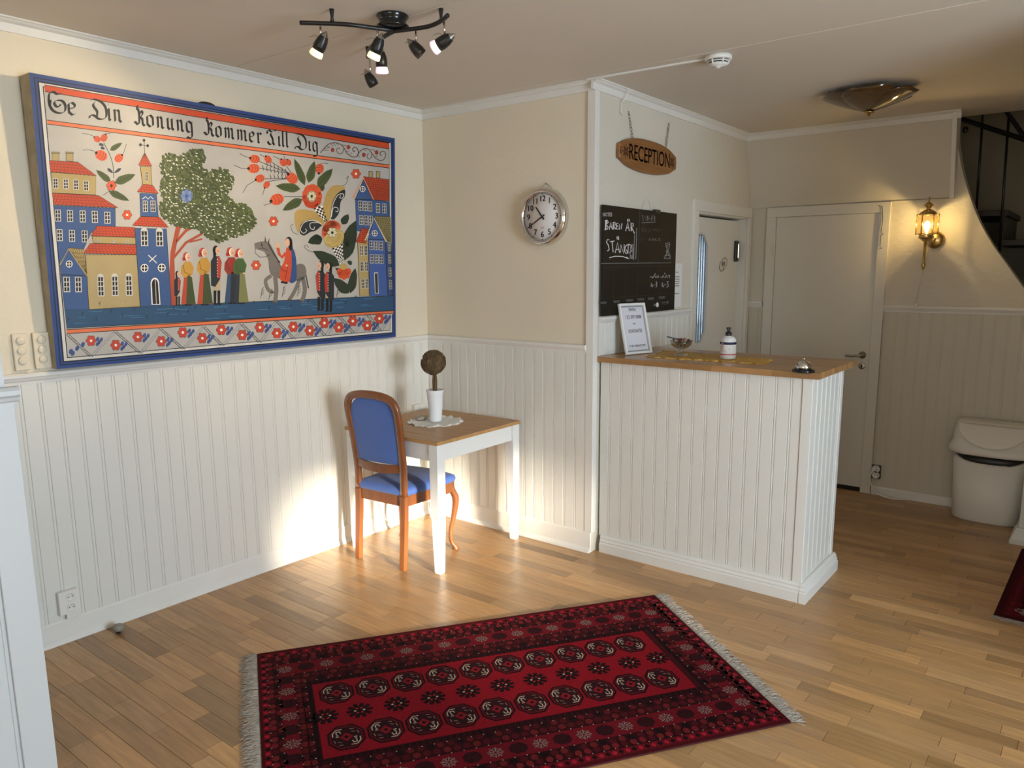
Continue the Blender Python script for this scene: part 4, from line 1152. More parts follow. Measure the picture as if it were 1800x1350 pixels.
mb.rings([[(x, y, z) for x, y in seat_out(0, i)] for i, z in ((0.03, 0.358), (0.015, 0.361), (0.012, 0.420))], smooth=False)
mb.build('seat_rail', M_CHW, chair)
for s in (-1, 1):
    mb = MB()
    pth = bez([(s * 0.172, -0.012, 0.0), (s * 0.173, -0.002, 0.15), (s * 0.173, 0.010, 0.32), (s * 0.173, 0.012, 0.4195)], 4)
    mb.rings([[(p.x + h * 1.2 * a, p.y + h * b, p.z) for a, b in ((-1, -1), (1, -1), (1, 1), (-1, 1))] for p, h in [(p, 0.0145 + 0.002 * p.z / 0.44) for p in pth]], smooth=False)
    mb.build('leg', M_CHW, chair, bevel=0.003)
    mb = MB()                              # cabriole front leg
    pth = bez([(s * 0.196, 0.372, 0.430), (s * 0.203, 0.385, 0.375), (s * 0.219, 0.404, 0.32), (s * 0.213, 0.398, 0.23), (s * 0.198, 0.380, 0.12), (s * 0.200, 0.383, 0.05), (s * 0.212, 0.400, 0.018), (s * 0.214, 0.402, 0.0)], 4)
    rr = []
    for p in pth:
        z = p.z
        rr.append(0.024 if z > 0.36 else (0.0235 * (z - 0.12) / 0.24 + 0.0125 * (0.36 - z) / 0.24 if z > 0.12 else (0.0125 if z > 0.05 else 0.0125 + (0.05 - z) * 0.14)))
    mb.rings([[(p.x + r * math.cos(a), p.y + r * math.sin(a), p.z) for a in [2 * math.pi * j / 10 for j in range(10)]] for p, r in zip(pth, rr)])
    mb.build('leg', M_CHW, chair)

# ------------------------------------------------------------------ things on the table
VX, VY, VZ = 0.459, -0.409, 0.7502
mb = MB()                                  # crocheted doily with a scalloped rim
n = 96
rs = []
for r, h in ((0.001, 0.002), (0.06, 0.0022), (0.11, 0.0022), (0.135, 0.0028), (0.160, 0.0035)):
    ring = []
    for k in range(n):
        a = 2 * math.pi * k / n
        sc = 1 + (0.045 * math.sin(11 * a) + 0.03 * math.sin(23 * a + 1)) * (r / 0.16) ** 6
        ring.append((VX + r * sc * math.cos(a), VY + r * sc * math.sin(a), VZ + h + 0.0055 * (r / 0.16) ** 4 * (1 + math.sin(13 * a + 2 * math.sin(3 * a)))))
    rs.append(ring)
mb.rings(rs, cap=False)
mb.rings([[(x, y, VZ) for x, y, z in rs[0]], [(x, y, VZ + 0.0005) for x, y, z in rs[-1]], rs[-1]], cap=False)
tag(mb.build('doily', mat('crocheted_cotton', (0.86, 0.85, 0.80), 0.9, bump=(260, 0.9, 0.004), var=((60, 60, 60), 0.12))), 'round white crocheted doily with wavy rim on the table', 'doily')
vase = thing('topiary_pot', 'tall white tapered pot with a brown twig-ball topiary on the table', 'plant', (VX, VY, VZ + 0.0062))
mb = MB()
mb.lathe([(0.034, 0.0), (0.037, 0.003), (0.0375, 0.02), (0.041, 0.07), (0.049, 0.17), (0.0535, 0.186), (0.0535, 0.192), (0.050, 0.192), (0.047, 0.175), (0.030, 0.170), (0.001, 0.170)], 32)
mb.build('pot', mat('glazed_white', (0.82, 0.84, 0.86), 0.18), vase)
M_TWIG = mat('twigs', (0.16, 0.10, 0.045), 0.8, bump=(140, 0.8, 0.006), var=((90, 90, 30), 0.6))
mb = MB()
rnd = random.Random(3)
for k in range(4):
    a = k * 1.57
    mb.tube(bez([(0.012 * math.cos(a), 0.012 * math.sin(a), 0.16), (0.008 * math.cos(a + .6), 0.008 * math.sin(a + .6), 0.20), (0.010 * math.cos(a + 1.2), 0.010 * math.sin(a + 1.2), 0.25), (0.006 * math.cos(a + 2), 0.006 * math.sin(a + 2), 0.30)], 4), 0.0062, 6)
mb.build('stem', M_TWIG, vase)
mb = MB()
BC, BR = Vector((-0.006, 0.0, 0.354)), 0.070
mb.lathe([(0.001, -BR)] + [(BR * math.cos(R(a)), BR * math.sin(R(a))) for a in range(-75, 90, 15)] + [(0.001, BR)], 20, BC)
for k in range(150):                       # wound twigs: arcs over the ball
    ax = Vector((rnd.gauss(0, 1), rnd.gauss(0, 1), rnd.gauss(0, 1))).normalized()
    u = ax.orthogonal().normalized(); w = ax.cross(u)
    a0, da = rnd.uniform(0, 6.28), rnd.uniform(0.7, 1.5)
    rr, off = BR + rnd.uniform(0.001, 0.005), rnd.uniform(-0.75, 0.75)
    c = math.sqrt(1 - off * off)
    mb.tube([BC + (u * math.cos(a0 + da * j / 6) * c + w * math.sin(a0 + da * j / 6) * c + ax * off) * (rr + rnd.uniform(-0.002, 0.002)) for j in range(7)], rnd.uniform(0.0014, 0.0026), 4)
mb.build('twig_ball', M_TWIG, vase)
mb = MB()
gx, gy = 0.345, -0.415
mb.rings([[(gx + s * (0.062 * math.cos(a) * math.cos(2.0) - 0.030 * math.sin(a) * math.sin(2.0)), gy + s * (0.062 * math.cos(a) * math.sin(2.0) + 0.030 * math.sin(a) * math.cos(2.0)), VZ + 0.0095 + z) for a in [2 * math.pi * k / 20 for k in range(20)]] for s, z in ((0.9, 0.0), (1, 0.004), (0.98, 0.010), (0.8, 0.015), (0.4, 0.017), (0.02, 0.0175))])
tag(mb.build('oval_case', mat('grey_beige', (0.42, 0.37, 0.29), 0.6, var=((25, 25, 25), 0.15))), 'small flat grey-beige oval case lying on the doily', 'case')

# ------------------------------------------------------------------ reception counter
CX, CY0, CY1 = 2.520, 0.062, 0.585
counter = thing('reception_counter', 'white beadboard reception counter standing against the wall end', 'counter', (1.92, 0.3, 0))
CI = Vector((-1.92, -0.3, 0))
def cbox(a, b, name, m=M_WAIN, bevel=0.0):
    return MB().box([p + q for p, q in zip(a, CI)], [p + q for p, q in zip(b, CI)]).build(name, m, counter, bevel=bevel)
cbox((XR + 0.014, CY0 + 0.012, 0.0), (CX - 0.012, CY1 - 0.01, 1.1305), 'body')
wain(counter, (XR + 0.014 - 1.92, CY0 + 0.012 - 0.3), (1, 0), (0, -1), CX - 0.048 - XR - 0.014, 0.09, 1.1300, w=0.0735, off=0.02, name='front_board')
wain(counter, (CX - 0.012 - 1.92, CY0 + 0.035 - 0.3), (0, 1), (1, 0), CY1 - 0.04 - CY0 - 0.035, 0.09, 1.1300, w=0.0735, off=0.03, name='side_board', deep=0.5)
cbox((CX - 0.046, CY0 - 0.004, 0.09), (CX + 0.004, CY0 + 0.033, 1.1303), 'corner_post', M_TRIM, 0.003)
cbox((CX - 0.030, CY1 - 0.040, 0.09), (CX + 0.004, CY1, 1.1303), 'corner_post', M_TRIM, 0.003)
extr('base_moulding', basep2(), (XR + 0.034 - 1.92, CY0 + 0.004 - 0.3), (CX - 1.92, CY0 + 0.004 - 0.3), (0, -1), M_TRIM, counter, None, 0.0)
mb = MB()                                  # mitred return on the side
pr = basep2()
mb.prism(pr, lambda p: (CX + p[0] - 1.92, CY0 + 0.004 - p[0] - 0.3, p[1]), lambda p: (CX + p[0] - 1.92, CY1 + 0.01 - 0.3, p[1]))
mb.build('base_moulding', M_TRIM, counter)
mb = MB()
mb.prism(pr, lambda p: (CX - 0.002 - 1.92, CY0 + 0.004 - p[0] - 0.3, p[1]), lambda p: (CX + p[0] - 1.92, CY0 + 0.004 - p[0] - 0.3, p[1]))
mb.build('base_moulding', M_TRIM, counter)
WT = 1.1615
mb = MB()
rnd = random.Random(21)
yy = 0.032
WY1, WX0, WX1 = 0.708, XR + 0.0085, 2.556
while yy < WY1 - 0.001:
    y2 = min(yy + 0.0423, WY1)
    x = WX0
    while x < WX1 - 0.001:
        x2 = min(x + rnd.uniform(0.25, 0.55), WX1)
        if WX1 - x2 < 0.12: x2 = WX1
        t = rnd.gauss(1, 0.13)
        mb.box((x, yy, 1.131), (x2, y2, WT), (0.40 * t, 0.205 * t, 0.070 * t, 1))
        x = x2
    yy = y2
tag(mb.build('worktop', wood('beech_staves', (0.36, 0.2, 0.09), (6, 60, 60), 0.30, 0.18, 0.2, 'Col'), attr=True), 'oiled wooden stave worktop lying on the reception counter', 'worktop')

# ------------------------------------------------------------------ things on the counter
# yellow runner with a wavy edge
RC = [on(2, WT, *p) for p in [(1132, 628), (1345, 641), (1356, 632), (1168, 617)]]
M_RUN = mat('gold_cloth', (0.60, 0.36, 0.07), 0.6, bump=(60, 0.6, 0.006), var=((40, 40, 40), 0.35))
nu, nv = 64, 14
def runp(u, v):
    a, b, c, d = [Vector((p.x, p.y)) for p in RC]
    p = (a.lerp(b, u)).lerp(d.lerp(c, u), v)
    e = 0.010 * math.sin(u * 52) + 0.006 * math.sin(u * 91 + 1)
    if v < 0.01: p.y += e
    if v > 0.99: p.y -= e
    if u < 0.01 or u > 0.99: p.x += 0.012 * math.sin(v * 17)
    h = 0.0030 + 0.0022 * (math.sin(u * 34 + 3 * v) * math.sin(v * 9 + u * 11)) + 0.0022 * (1 + math.sin(u * 70)) * max(0, abs(v - 0.5) * 2 - 0.75) * 4
    return (p.x, p.y, WT + max(h, 0.0012))
mb = MB()
i0 = 0
for j in range(nv + 1):
    for i in range(nu + 1): mb.v.append(runp(i / nu, j / nv))
for j in range(nv + 1):
    for i in range(nu + 1):
        x, y, z = runp(i / nu, j / nv); mb.v.append((x, y, WT + 0.0004))
nn = (nv + 1) * (nu + 1)
for j in range(nv):
    for i in range(nu):
        a = j * (nu + 1) + i
        mb.face((a, a + 1, a + nu + 2, a + nu + 1), None, True); mb.face((nn + a, nn + a + nu + 1, nn + a + nu + 2, nn + a + 1))
edge = [i for i in range(nu + 1)] + [j * (nu + 1) + nu for j in range(1, nv + 1)] + [nv * (nu + 1) + i for i in range(nu - 1, -1, -1)] + [j * (nu + 1) for j in range(nv - 1, 0, -1)]
for k in range(len(edge)):
    a, b = edge[k], edge[(k + 1) % len(edge)]
    mb.face((a, nn + a, nn + b, b))
tag(mb.build('table_runner', M_RUN), 'crumpled golden yellow cloth runner on the counter', 'cloth')
RT = WT + 0.0055
# framed payment notice leaning back against the wall
FA, FB = on(2, WT, 1101, 624.5), on(2, WT, 1142, 620.5)
fd = Vector((FB.x - FA.x, FB.y - FA.y, 0)); FW = 0.212
fd.normalize()
fn = Vector((fd.y, -fd.x, 0))
frame = thing('framed_notice', 'white framed price notice with black print leaning on the counter by the chalkboard', 'sign', ((FA.x + FB.x) / 2, (FA.y + FB.y) / 2, WT + 0.0005), math.atan2(fd.y, fd.x))
LEAN = R(14)
FHH = 0.300
def fr(u, v, h): return (u, v * math.sin(LEAN) - h * math.cos(LEAN), v * math.cos(LEAN) + h * math.sin(LEAN))
def frbox(u0, u1, v0, v1, h0, h1, name, m):
    mb = MB(); P8 = [fr(u, v, h) for h in (h0, h1) for u, v in ((u0, v0), (u1, v0), (u1, v1), (u0, v1))]
    mb.v += P8
    for q in ((0, 3, 2, 1), (4, 5, 6, 7), (0, 1, 5, 4), (1, 2, 6, 5), (2, 3, 7, 6), (3, 0, 4, 7)): mb.face(q)
    return mb.build(name, m, frame, bevel=0.002)
hw = FW / 2
M_FRW = mat('white_frame', (0.80, 0.79, 0.76), 0.3)
frbox(-hw, -hw + 0.014, 0, FHH, 0, 0.016, 'frame_side', M_FRW); frbox(hw - 0.014, hw, 0, FHH, 0, 0.016, 'frame_side', M_FRW)
frbox(-hw + 0.014, hw - 0.014, 0, 0.014, 0, 0.016, 'frame_side', M_FRW); frbox(-hw + 0.014, hw - 0.014, FHH - 0.014, FHH, 0, 0.016, 'frame_side', M_FRW)
frbox(-hw + 0.014, hw - 0.014, 0.014, FHH - 0.014, 0.001, 0.006, 'backing', M_FRW)
pt = Paint(lambda u, v, h: fr(u, v, 0.0063 + h), 0.0002)
pt.poly([(-hw + 0.015, 0.015), (hw - 0.015, 0.015), (hw - 0.015, FHH - 0.015), (-hw + 0.015, FHH - 0.015)], '#8f9095', 1)
pt.poly([(-hw + 0.023, 0.023), (hw - 0.023, 0.023), (hw - 0.023, FHH - 0.023), (-hw + 0.023, FHH - 0.023)], '#d5d3da', 2)
for s_, v_, z_, sx in (('SWISH', 0.262, 0.026, 0.8), ('123 397 0988', 0.218, 0.030, 0.78), ('eller', 0.180, 0.014, 0.9), ('KONTANTER', 0.135, 0.030, 0.62), ('VI TAR TYV\u00c4RR INTE KORT!', 0.048, 0.017, 0.62)):
    pt.text(s_, 0, v_, z_, '#131215', 3, sx); pt.text(s_, 0.0008, v_, z_, '#131215', 3, sx)
pt.build('printed_sheet', M_PRINT, frame)
mb = MB()
mb.v += [fr(-0.03, 0.15, 0.0), fr(0.03, 0.15, 0.0), (0.03, 0.085, 0.0), (-0.03, 0.085, 0.0), fr(-0.03, 0.15, -0.003), fr(0.03, 0.15, -0.003), (0.03, 0.088, 0.0), (-0.03, 0.088, 0.0)]
for q in ((0, 1, 2, 3), (4, 7, 6, 5), (0, 4, 5, 1), (2, 6, 7, 3), (1, 5, 6, 2), (3, 7, 4, 0)): mb.face(q)
mb.build('stand', M_BLACKP, frame)
# sweets bowl
bw = on(2, RT, 1197, 624)
bowl = thing('sweets_bowl', 'clear glass footed bowl filled with sweets on the golden runner', 'bowl', (bw.x, bw.y, RT))
bowl.scale = (0.84, 0.84, 0.84)
M_GLASS = bpy.data.materials.new('clear_glass')
M_GLASS.use_nodes = True
nt = M_GLASS.node_tree; nt.nodes.remove(nt.nodes['Principled BSDF'])
tr = nt.nodes.new('ShaderNodeBsdfTransparent'); gs = nt.nodes.new('ShaderNodeBsdfGlossy'); mx = nt.nodes.new('ShaderNodeMixShader'); lw = nt.nodes.new('ShaderNodeLayerWeight')
tr.inputs[0].default_value = (0.90, 0.92, 0.92, 1); gs.inputs['Roughness'].default_value = 0.04; lw.inputs[0].default_value = 0.35
nt.links.new(lw.outputs['Facing'], mx.inputs[0])
nt.links.new(tr.outputs[0], mx.inputs[1]); nt.links.new(gs.outputs[0], mx.inputs[2]); nt.links.new(mx.outputs[0], nt.nodes['Material Output'].inputs[0])
MB().lathe([(0.045, 0.0), (0.046, 0.003), (0.03, 0.007), (0.010, 0.014), (0.009, 0.022), (0.014, 0.034), (0.014, 0.040), (0.045, 0.050), (0.068, 0.072), (0.077, 0.100), (0.0755, 0.100), (0.066, 0.074), (0.044, 0.054), (0.001, 0.046)], 28).build('glass_bowl', M_GLASS, bowl)
rnd = random.Random(5)
cand = ['#6d1f1c', '#8a3a2c', '#b9a58c', '#54211c', '#9a8468', '#3c1b19', '#a24b3d', '#c3b7a4', '#2a1a1c']
mats = [mat('wrapper_%d' % k, c, 0.3) for k, c in enumerate(cand)]
sp = []
for lay_ in range(3):
    for k in range((6, 9, 9)[lay_]):
        a = 2 * math.pi * k / (6, 9, 9)[lay_] + lay_ * 0.4
        r = (0.026, 0.043, 0.051)[lay_]
        sp.append((r * math.cos(a), r * math.sin(a), (0.066, 0.084, 0.101)[lay_]))
sp += [(0.02 * math.cos(a), 0.02 * math.sin(a), 0.106) for a in (0.3, 1.9, 3.4, 5.0)] + [(0.0, 0.0, 0.084)]
for k, (x, y, z) in enumerate(sp):
    mb = MB().lathe([(0.001, -0.007), (0.006, -0.005), (0.0088, 0), (0.006, 0.005), (0.001, 0.007)], 8)
    x, y, z = x * 0.84, y * 0.84, z * 0.84
    q = Vector((rnd.gauss(0, 1), rnd.gauss(0, 1), rnd.gauss(0, 1))).normalized().to_track_quat('Z', 'Y')
    mb.v = [tuple(q @ Vector(v)) for v in mb.v]
    o = mb.build('sweet', mats[k % len(mats)], None, (bw.x + x, bw.y + y, RT + z))
    tag(o, 'small wrapped sweet in the footed glass bowl', 'sweet', 'wrapped sweets in the glass bowl')
mb = MB()
mb.tube(bez([(bw.x - 0.092, bw.y + 0.01, RT + 0.099), (bw.x - 0.045, bw.y - 0.018, RT + 0.095), (bw.x + 0.0, bw.y - 0.035, RT + 0.093)], 4), [0.006] * 9, 6, flat=(0.0025, 0.007))
tag(mb.build('spoon_handle', mat('blue_grey_plastic', (0.06, 0.075, 0.11), 0.3)), 'dark blue-grey scoop handle resting across the sweets bowl', 'scoop')
# pump bottle
bt = on(2, RT, 1279, 630)
bottle = thing('pump_bottle', 'white hand sanitizer bottle with black pump on the golden runner', 'bottle', (bt.x, bt.y, RT), R(23))
bottle.scale = (0.86, 0.86, 0.78)
MB().lathe([(0.046, 0), (0.050, 0.004), (0.050, 0.118), (0.047, 0.135), (0.036, 0.150), (0.020, 0.160), (0.017, 0.163), (0.001, 0.163)], 28).build('bottle_body', mat('milky_plastic', (0.72, 0.72, 0.71), 0.3, **{'Subsurface Weight': 0.0}), bottle)
mb = MB()
mb.lathe([(0.019, 0.160), (0.020, 0.163), (0.020, 0.184), (0.010, 0.187), (0.010, 0.205), (0.014, 0.208), (0.017, 0.214), (0.010, 0.218), (0.001, 0.218)], 16)
mb.box((-0.008, -0.042, 0.206), (0.008, 0.0, 0.216))
mb.box((-0.005, -0.046, 0.196), (0.005, -0.038, 0.214))
mb.build('pump', M_BLACKP, bottle)
pt = Paint(lambda u, v, h: ((0.0502 + h) * math.sin(u / 0.05), -(0.0502 + h) * math.cos(u / 0.05), v), 0.0003)
def wrap(u0, u1, v0, v1, col, lay):
    n = max(2, int((u1 - u0) / 0.006))
    for k in range(n): pt.poly([(u0 + (u1 - u0) * k / n, v0), (u0 + (u1 - u0) * (k + 1) / n, v0), (u0 + (u1 - u0) * (k + 1) / n, v1), (u0 + (u1 - u0) * k / n, v1)], col, lay)
wrap(-0.1, 0.1, 0.030, 0.122, '#dcd9d4', 1); wrap(-0.1, 0.1, 0.101, 0.118, '#10143a', 2); wrap(-0.1, 0.1, 0.029, 0.036, '#b01a35', 2)
for s_, u_, v_, z_, cc in (('85', -0.038, 0.086, 0.020, '#b4382f'),): pt.text(s_, u_, v_, z_, cc, 3, 1.0)
for k in range(5): wrap(-0.06, -0.02 + 0.01 * (k % 2), 0.048 + 0.004 * k, 0.0493 + 0.004 * k, '#a9a5a0', 2)
wrap(-0.048, -0.030, 0.107, 0.112, '#c9cbdc', 3)
wrap(-0.045, -0.030, 0.070, 0.073, '#b4382f', 3)
wrap(0.006, 0.010, 0.068, 0.076, '#2a2a36', 3)
pt.build('bottle_label', M_PRINT, bottle)
# counter bell
bl = on(2, WT, 1412, 654)
bell = thing('counter_bell', 'chrome service bell with black base near the counter corner', 'bell', (bl.x, bl.y, WT))
MB().lathe([(0.050, 0), (0.053, 0.003), (0.051, 0.013), (0.040, 0.018), (0.001, 0.018)], 28).build('bell_base', mat('gloss_black', (0.008, 0.008, 0.009), 0.12), bell)
MB().lathe([(0.037, 0.0185), (0.039, 0.022), (0.036, 0.034), (0.028, 0.046), (0.015, 0.053), (0.006, 0.055), (0.001, 0.0555)], 28).build('dome', M_CHROME, bell)
MB().lathe([(0.003, 0.055), (0.003, 0.062), (0.006, 0.063), (0.006, 0.067), (0.001, 0.068)], 12).build('striker', M_CHROME, bell)

# ------------------------------------------------------------------ rugs
def rug_object(name, label, A, e, Lu, Lv, ends, pattern, fr_len, skew=(0, 0)):
    """A: corner, e: direction of the long side, v runs to the right of e"""
    root = thing(name, label, 'rug', (A[0], A[1], 0), math.atan2(e[1], e[0]))
    def f(u, v, h):                        # local: x along the long side, y = -v
        s = v / Lv
        return (u + (skew[0] * (1 - u / Lu) + skew[1] * u / Lu) * s, -v, 0.0072 + h)
    mb = MB()
    n = 24
    C = [f(0, 0, 0), f(Lu, 0, 0), f(Lu, Lv, 0), f(0, Lv, 0)]
    mb.v += C + [(x, y, 0.0006) for x, y, z in C]
    mb.face((0, 1, 2, 3)); mb.face((7, 6, 5, 4))
    for k in range(4): mb.face((k, (k + 1) % 4, 4 + (k + 1) % 4, 4 + k))
    mb.build('rug_body', M_RUGB, root)
    pt = Paint(f, 0.00012)
    pattern(pt, Lu, Lv)
    pt.build('woven_pattern', M_RUG, root)
    mb = MB()
    rnd = random.Random(9)
    for end in ends:
        k = 0
        vv = 0.0
        while vv < Lv:
            u0 = Lu if end else 0.0
            sg = 1 if end else -1
            for q in range(2):
                L = fr_len * rnd.uniform(0.65, 1.25); dv = rnd.gauss(0.004 * math.sin(vv * 60), 0.022); b = rnd.gauss(0, 0.010)
                p = [f(u0, vv, -0.0025), f(u0 + sg * L * 0.35, vv + dv * 0.2 + b * .5, -0.0035 + rnd.uniform(0, 0.004)), f(u0 + sg * L * 0.7, vv + dv * 0.6 + b, -0.0042 + rnd.uniform(0, 0.003)), f(u0 + sg * L, vv + dv, -0.0052)]
                mb.tube([Vector(x) for x in p], [0.0016, 0.0015, 0.0012, 0.0008], 4)
            vv += rnd.uniform(0.0022, 0.0042)
    o = mb.build('fringe', mat('fringe_wool', (0.42, 0.37, 0.31), 0.9, var=((60, 60, 60), 0.3)), root)
    o['kind'] = 'stuff'
    return root
M_RUGB = mat('rug_edge', '#3c0b10', 0.95)
M_RUG = mat('rug_wool', (0.3, 0.02, 0.03), 0.9, attr='Col', var=((160, 160, 160), 0.35, 3), bump=(500, 0.8, 0.003), **{'Specular IOR Level': 0.08})
RD, RDM, DK, IV, RB = '#7d0c1a', '#5a0d16', '#1a070c', '#b3a493', '#7a2a22'
def octo(pt, cx, cy, rx, ry, col, lay): pt.ell(cx, cy, rx, ry, col, lay, 8, R(22.5)) if abs(rx - ry) < 1e-6 else pt.poly([(cx + sx * rx, cy + sy * ry) for sx, sy in ((-.45, -1), (.45, -1), (1, -.42), (1, .42), (.45, 1), (-.45, 1), (-1, .42), (-1, -.42))], col, lay)
def gul(pt, cx, cy, s=1.0):
    octo(pt, cx, cy, 0.067 * s, 0.076 * s, DK, 4); octo(pt, cx, cy, 0.060 * s, 0.068 * s, RDM, 5); octo(pt, cx, cy, 0.054 * s, 0.061 * s, '#2a0d12', 6)
    pt.poly([(cx - .024 * s, cy), (cx, cy - .026 * s), (cx + .024 * s, cy), (cx, cy + .026 * s)], '#7d1420', 7); pt.poly([(cx - .010 * s, cy), (cx, cy - .011 * s), (cx + .010 * s, cy), (cx, cy + .011 * s)], DK, 8)
    for sx, sy in ((1, 1), (-1, -1)):      # ivory steps in two opposite quarters
        for a, b in (((.012, .050), (.034, .050)), ((.034, .050), (.048, .030)), ((.048, .030), (.048, .010)), ((.020, .038), (.034, .038)), ((.034, .038), (.034, .022)), ((.018, .026), (.022, .036)), ((.036, .014), (.028, .018)), ((.026, .008), (.038, .006))):
            pt.line([(cx + sx * a[0] * s, cy + sy * a[1] * s), (cx + sx * b[0] * s, cy + sy * b[1] * s)], 0.0042 * s, IV, 8)
    for sx, sy in ((1, -1), (-1, 1)):
        for a, b in (((.016, .046), (.030, .044)), ((.042, .028), (.046, .012)), ((.020, .030), (.034, .024))):
            pt.line([(cx + sx * a[0] * s, cy + sy * a[1] * s), (cx + sx * b[0] * s, cy + sy * b[1] * s)], 0.0034 * s, '#8c6f62', 8)
def minor(pt, cx, cy):
    for k in range(10):
        a = 2 * math.pi * k / 10
        pt.line([(cx + .014 * math.cos(a), cy + .014 * math.sin(a)), (cx + .050 * math.cos(a), cy + .050 * math.sin(a))], 0.017, DK, 5)
    pt.ell(cx, cy, .026, .026, DK, 6, 10)
    for k in range(6):
        a = 2 * math.pi * k / 6
        pt.ell(cx + .017 * math.cos(a), cy + .017 * math.sin(a), .0055, .0055, '#9b2a2a' if k % 3 else '#b89a83', 7, 6)
def star(pt, cx, cy, col, s=1.0):
    for k in range(8):
        a = math.pi * k / 4 + 0.2
        pt.line([(cx + .006 * s * math.cos(a), cy + .006 * s * math.sin(a)), (cx + .032 * s * math.cos(a), cy + .030 * s * math.sin(a))], 0.0042 * s, col, 6)
        pt.line([(cx + .018 * s * math.cos(a), cy + .018 * s * math.sin(a)), (cx + .028 * s * math.cos(a + .5), cy + .026 * s * math.sin(a + .5))], 0.003 * s, col, 6)
def pattern_main(pt, Lu, Lv):
    fu0, fu1, fv0, fv1 = 0.205, 1.690, 0.335, 0.835
    pt.poly([(0, 0), (Lu, 0), (Lu, Lv), (0, Lv)], '#380910', 1)
    pt.poly([(fu0, fv0), (fu1, fv0), (fu1, fv1), (fu0, fv1)], RD, 3)
    rnd = random.Random(4)
    def band(u0, u1, v0, v1, col, lay=2): pt.poly([(u0, v0), (u1, v0), (u1, v1), (u0, v1)], col, lay)
    # nested border bands (outer, guard, star band, guard)
    for d0, d1, col in ((0.0, 0.02, '#490b12'), (0.02, 0.055, '#640e19'), (0.055, 0.13, '#2b070c'), (0.13, 0.225, '#650d19'), (0.225, 0.335, '#2e080d')):
        su = 0.6
        a0, a1 = d0 * su, d1 * su
        band(a0, Lu - a0, d0, d1, col); band(a0, Lu - a0, Lv - d1 * .93, Lv - d0 * .93, col)
        band(a0, a1, d1, Lv - d1 * .93, col); band(Lu - a1, Lu - a0, d1, Lv - d1 * .93, col)
    def run(fn, d, step, ends=True):
        su = 0.6
        n = int((Lu - 2 * d * su) / step)
        for k in range(n + 1):
            u = d * su + (Lu - 2 * d * su) * k / n
            fn(u, d, k); fn(u, Lv - d * .93, k)
        n = max(1, int((Lv - 1.93 * d) / step))
        for k in range(1, n):
            v = d + (Lv - 1.93 * d) * k / n
            fn(d * su, v, k); fn(Lu - d * su, v, k)
    run(lambda u, v, k: pt.poly([(u - .011, v), (u, v - .013), (u + .011, v), (u, v + .013)], (DK, '#a01c2c')[k % 2], 5), 0.037, 0.026)
    run(lambda u, v, k: pt.ell(u, v, .0135, .016, ('#470d14', '#6b1f20', '#6f1a22')[k % 3], 5, 8), 0.078, 0.036)
    run(lambda u, v, k: pt.ell(u + .01, v, .0145, .016, ('#470d14', '#611a1b', DK)[k % 3], 5, 8), 0.108, 0.038)
    run(lambda u, v, k: star(pt, u, v, '#80746d', 0.95) if k % 2 == 0 else octo(pt, u, v, .034, .030, '#2c0a10', 5), 0.178, 0.082)
    run(lambda u, v, k: pt.ell(u, v, .015, .016, ('#470d14', '#611a1b', '#4a0f17')[k % 3], 5, 8), 0.252, 0.036)
    run(lambda u, v, k: pt.ell(u, v, .0135, .015, ('#5a151a', '#470d14', DK)[k % 3], 5, 8), 0.288, 0.036)
    run(lambda u, v, k: pt.poly([(u - .010, v - .012), (u + .010, v - .012), (u, v + .02)], DK, 5), 0.322, 0.025)
    for d in (0.060, 0.128, 0.228, 0.300): run(lambda u, v, k: pt.ell(u, v, .0028, .003, '#a8988a', 6, 5), d, 0.045)
    for k in range(10):
        u = 0.292 + k * (1.582 - 0.292) / 9
        gul(pt, u, 0.428); gul(pt, u + 0.004, 0.732)
    for k in range(9):
        u = 0.292 + (k + 0.5) * (1.582 - 0.292) / 9
        minor(pt, u, 0.578)
    for u in (0.235, 1.645): minor(pt, u, 0.578)
EX = Vector((0.5686, 0.8226))
rug_object('bokhara_rug', 'dark red rug with two rows of octagon medallions in the middle of the floor', (0.817, -1.903), EX, 1.917, 1.150, (0, 1), pattern_main, 0.062, (0.055, -0.032))
def pattern_side(pt, Lu, Lv):
    pt.poly([(0, 0), (Lu, 0), (Lu, Lv), (0, Lv)], '#3a0a12', 1)
    for d, c in ((0.03, '#4d0e18'), (0.09, '#2c080e'), (0.16, '#521019'), (0.24, '#2c080e'), (0.30, '#5e121d')): pt.poly([(d, d), (Lu - d, d), (Lu - d, Lv - d), (d, Lv - d)], c, 2 + int(d * 30))
    for k in range(26):
        for d in (0.06, 0.125, 0.2): pt.ell(d, 0.05 + k * 0.04, .012, .012, '#6d1a24', 12, 6); pt.ell(0.06 + k * 0.04, d, .012, .012, '#6d1a24', 12, 6)
    for k in range(5): star(pt, 0.125, 0.1 + 0.2 * k, '#b8aa9c'); star(pt, 0.1 + 0.2 * k, 0.125, '#b8aa9c')
q1, q2 = on(2, 0, 1746, 1083), on(2, 0, 1796, 966)
ee = Vector((q2.x - q1.x, q2.y - q1.y)); LL = ee.length; ee.normalize()
rug_object('runner_rug', 'dark maroon rug at the right edge beside the white cabinet foot', (q1.x, q1.y), ee, LL, 0.9, (0,), pattern_side, 0.035)

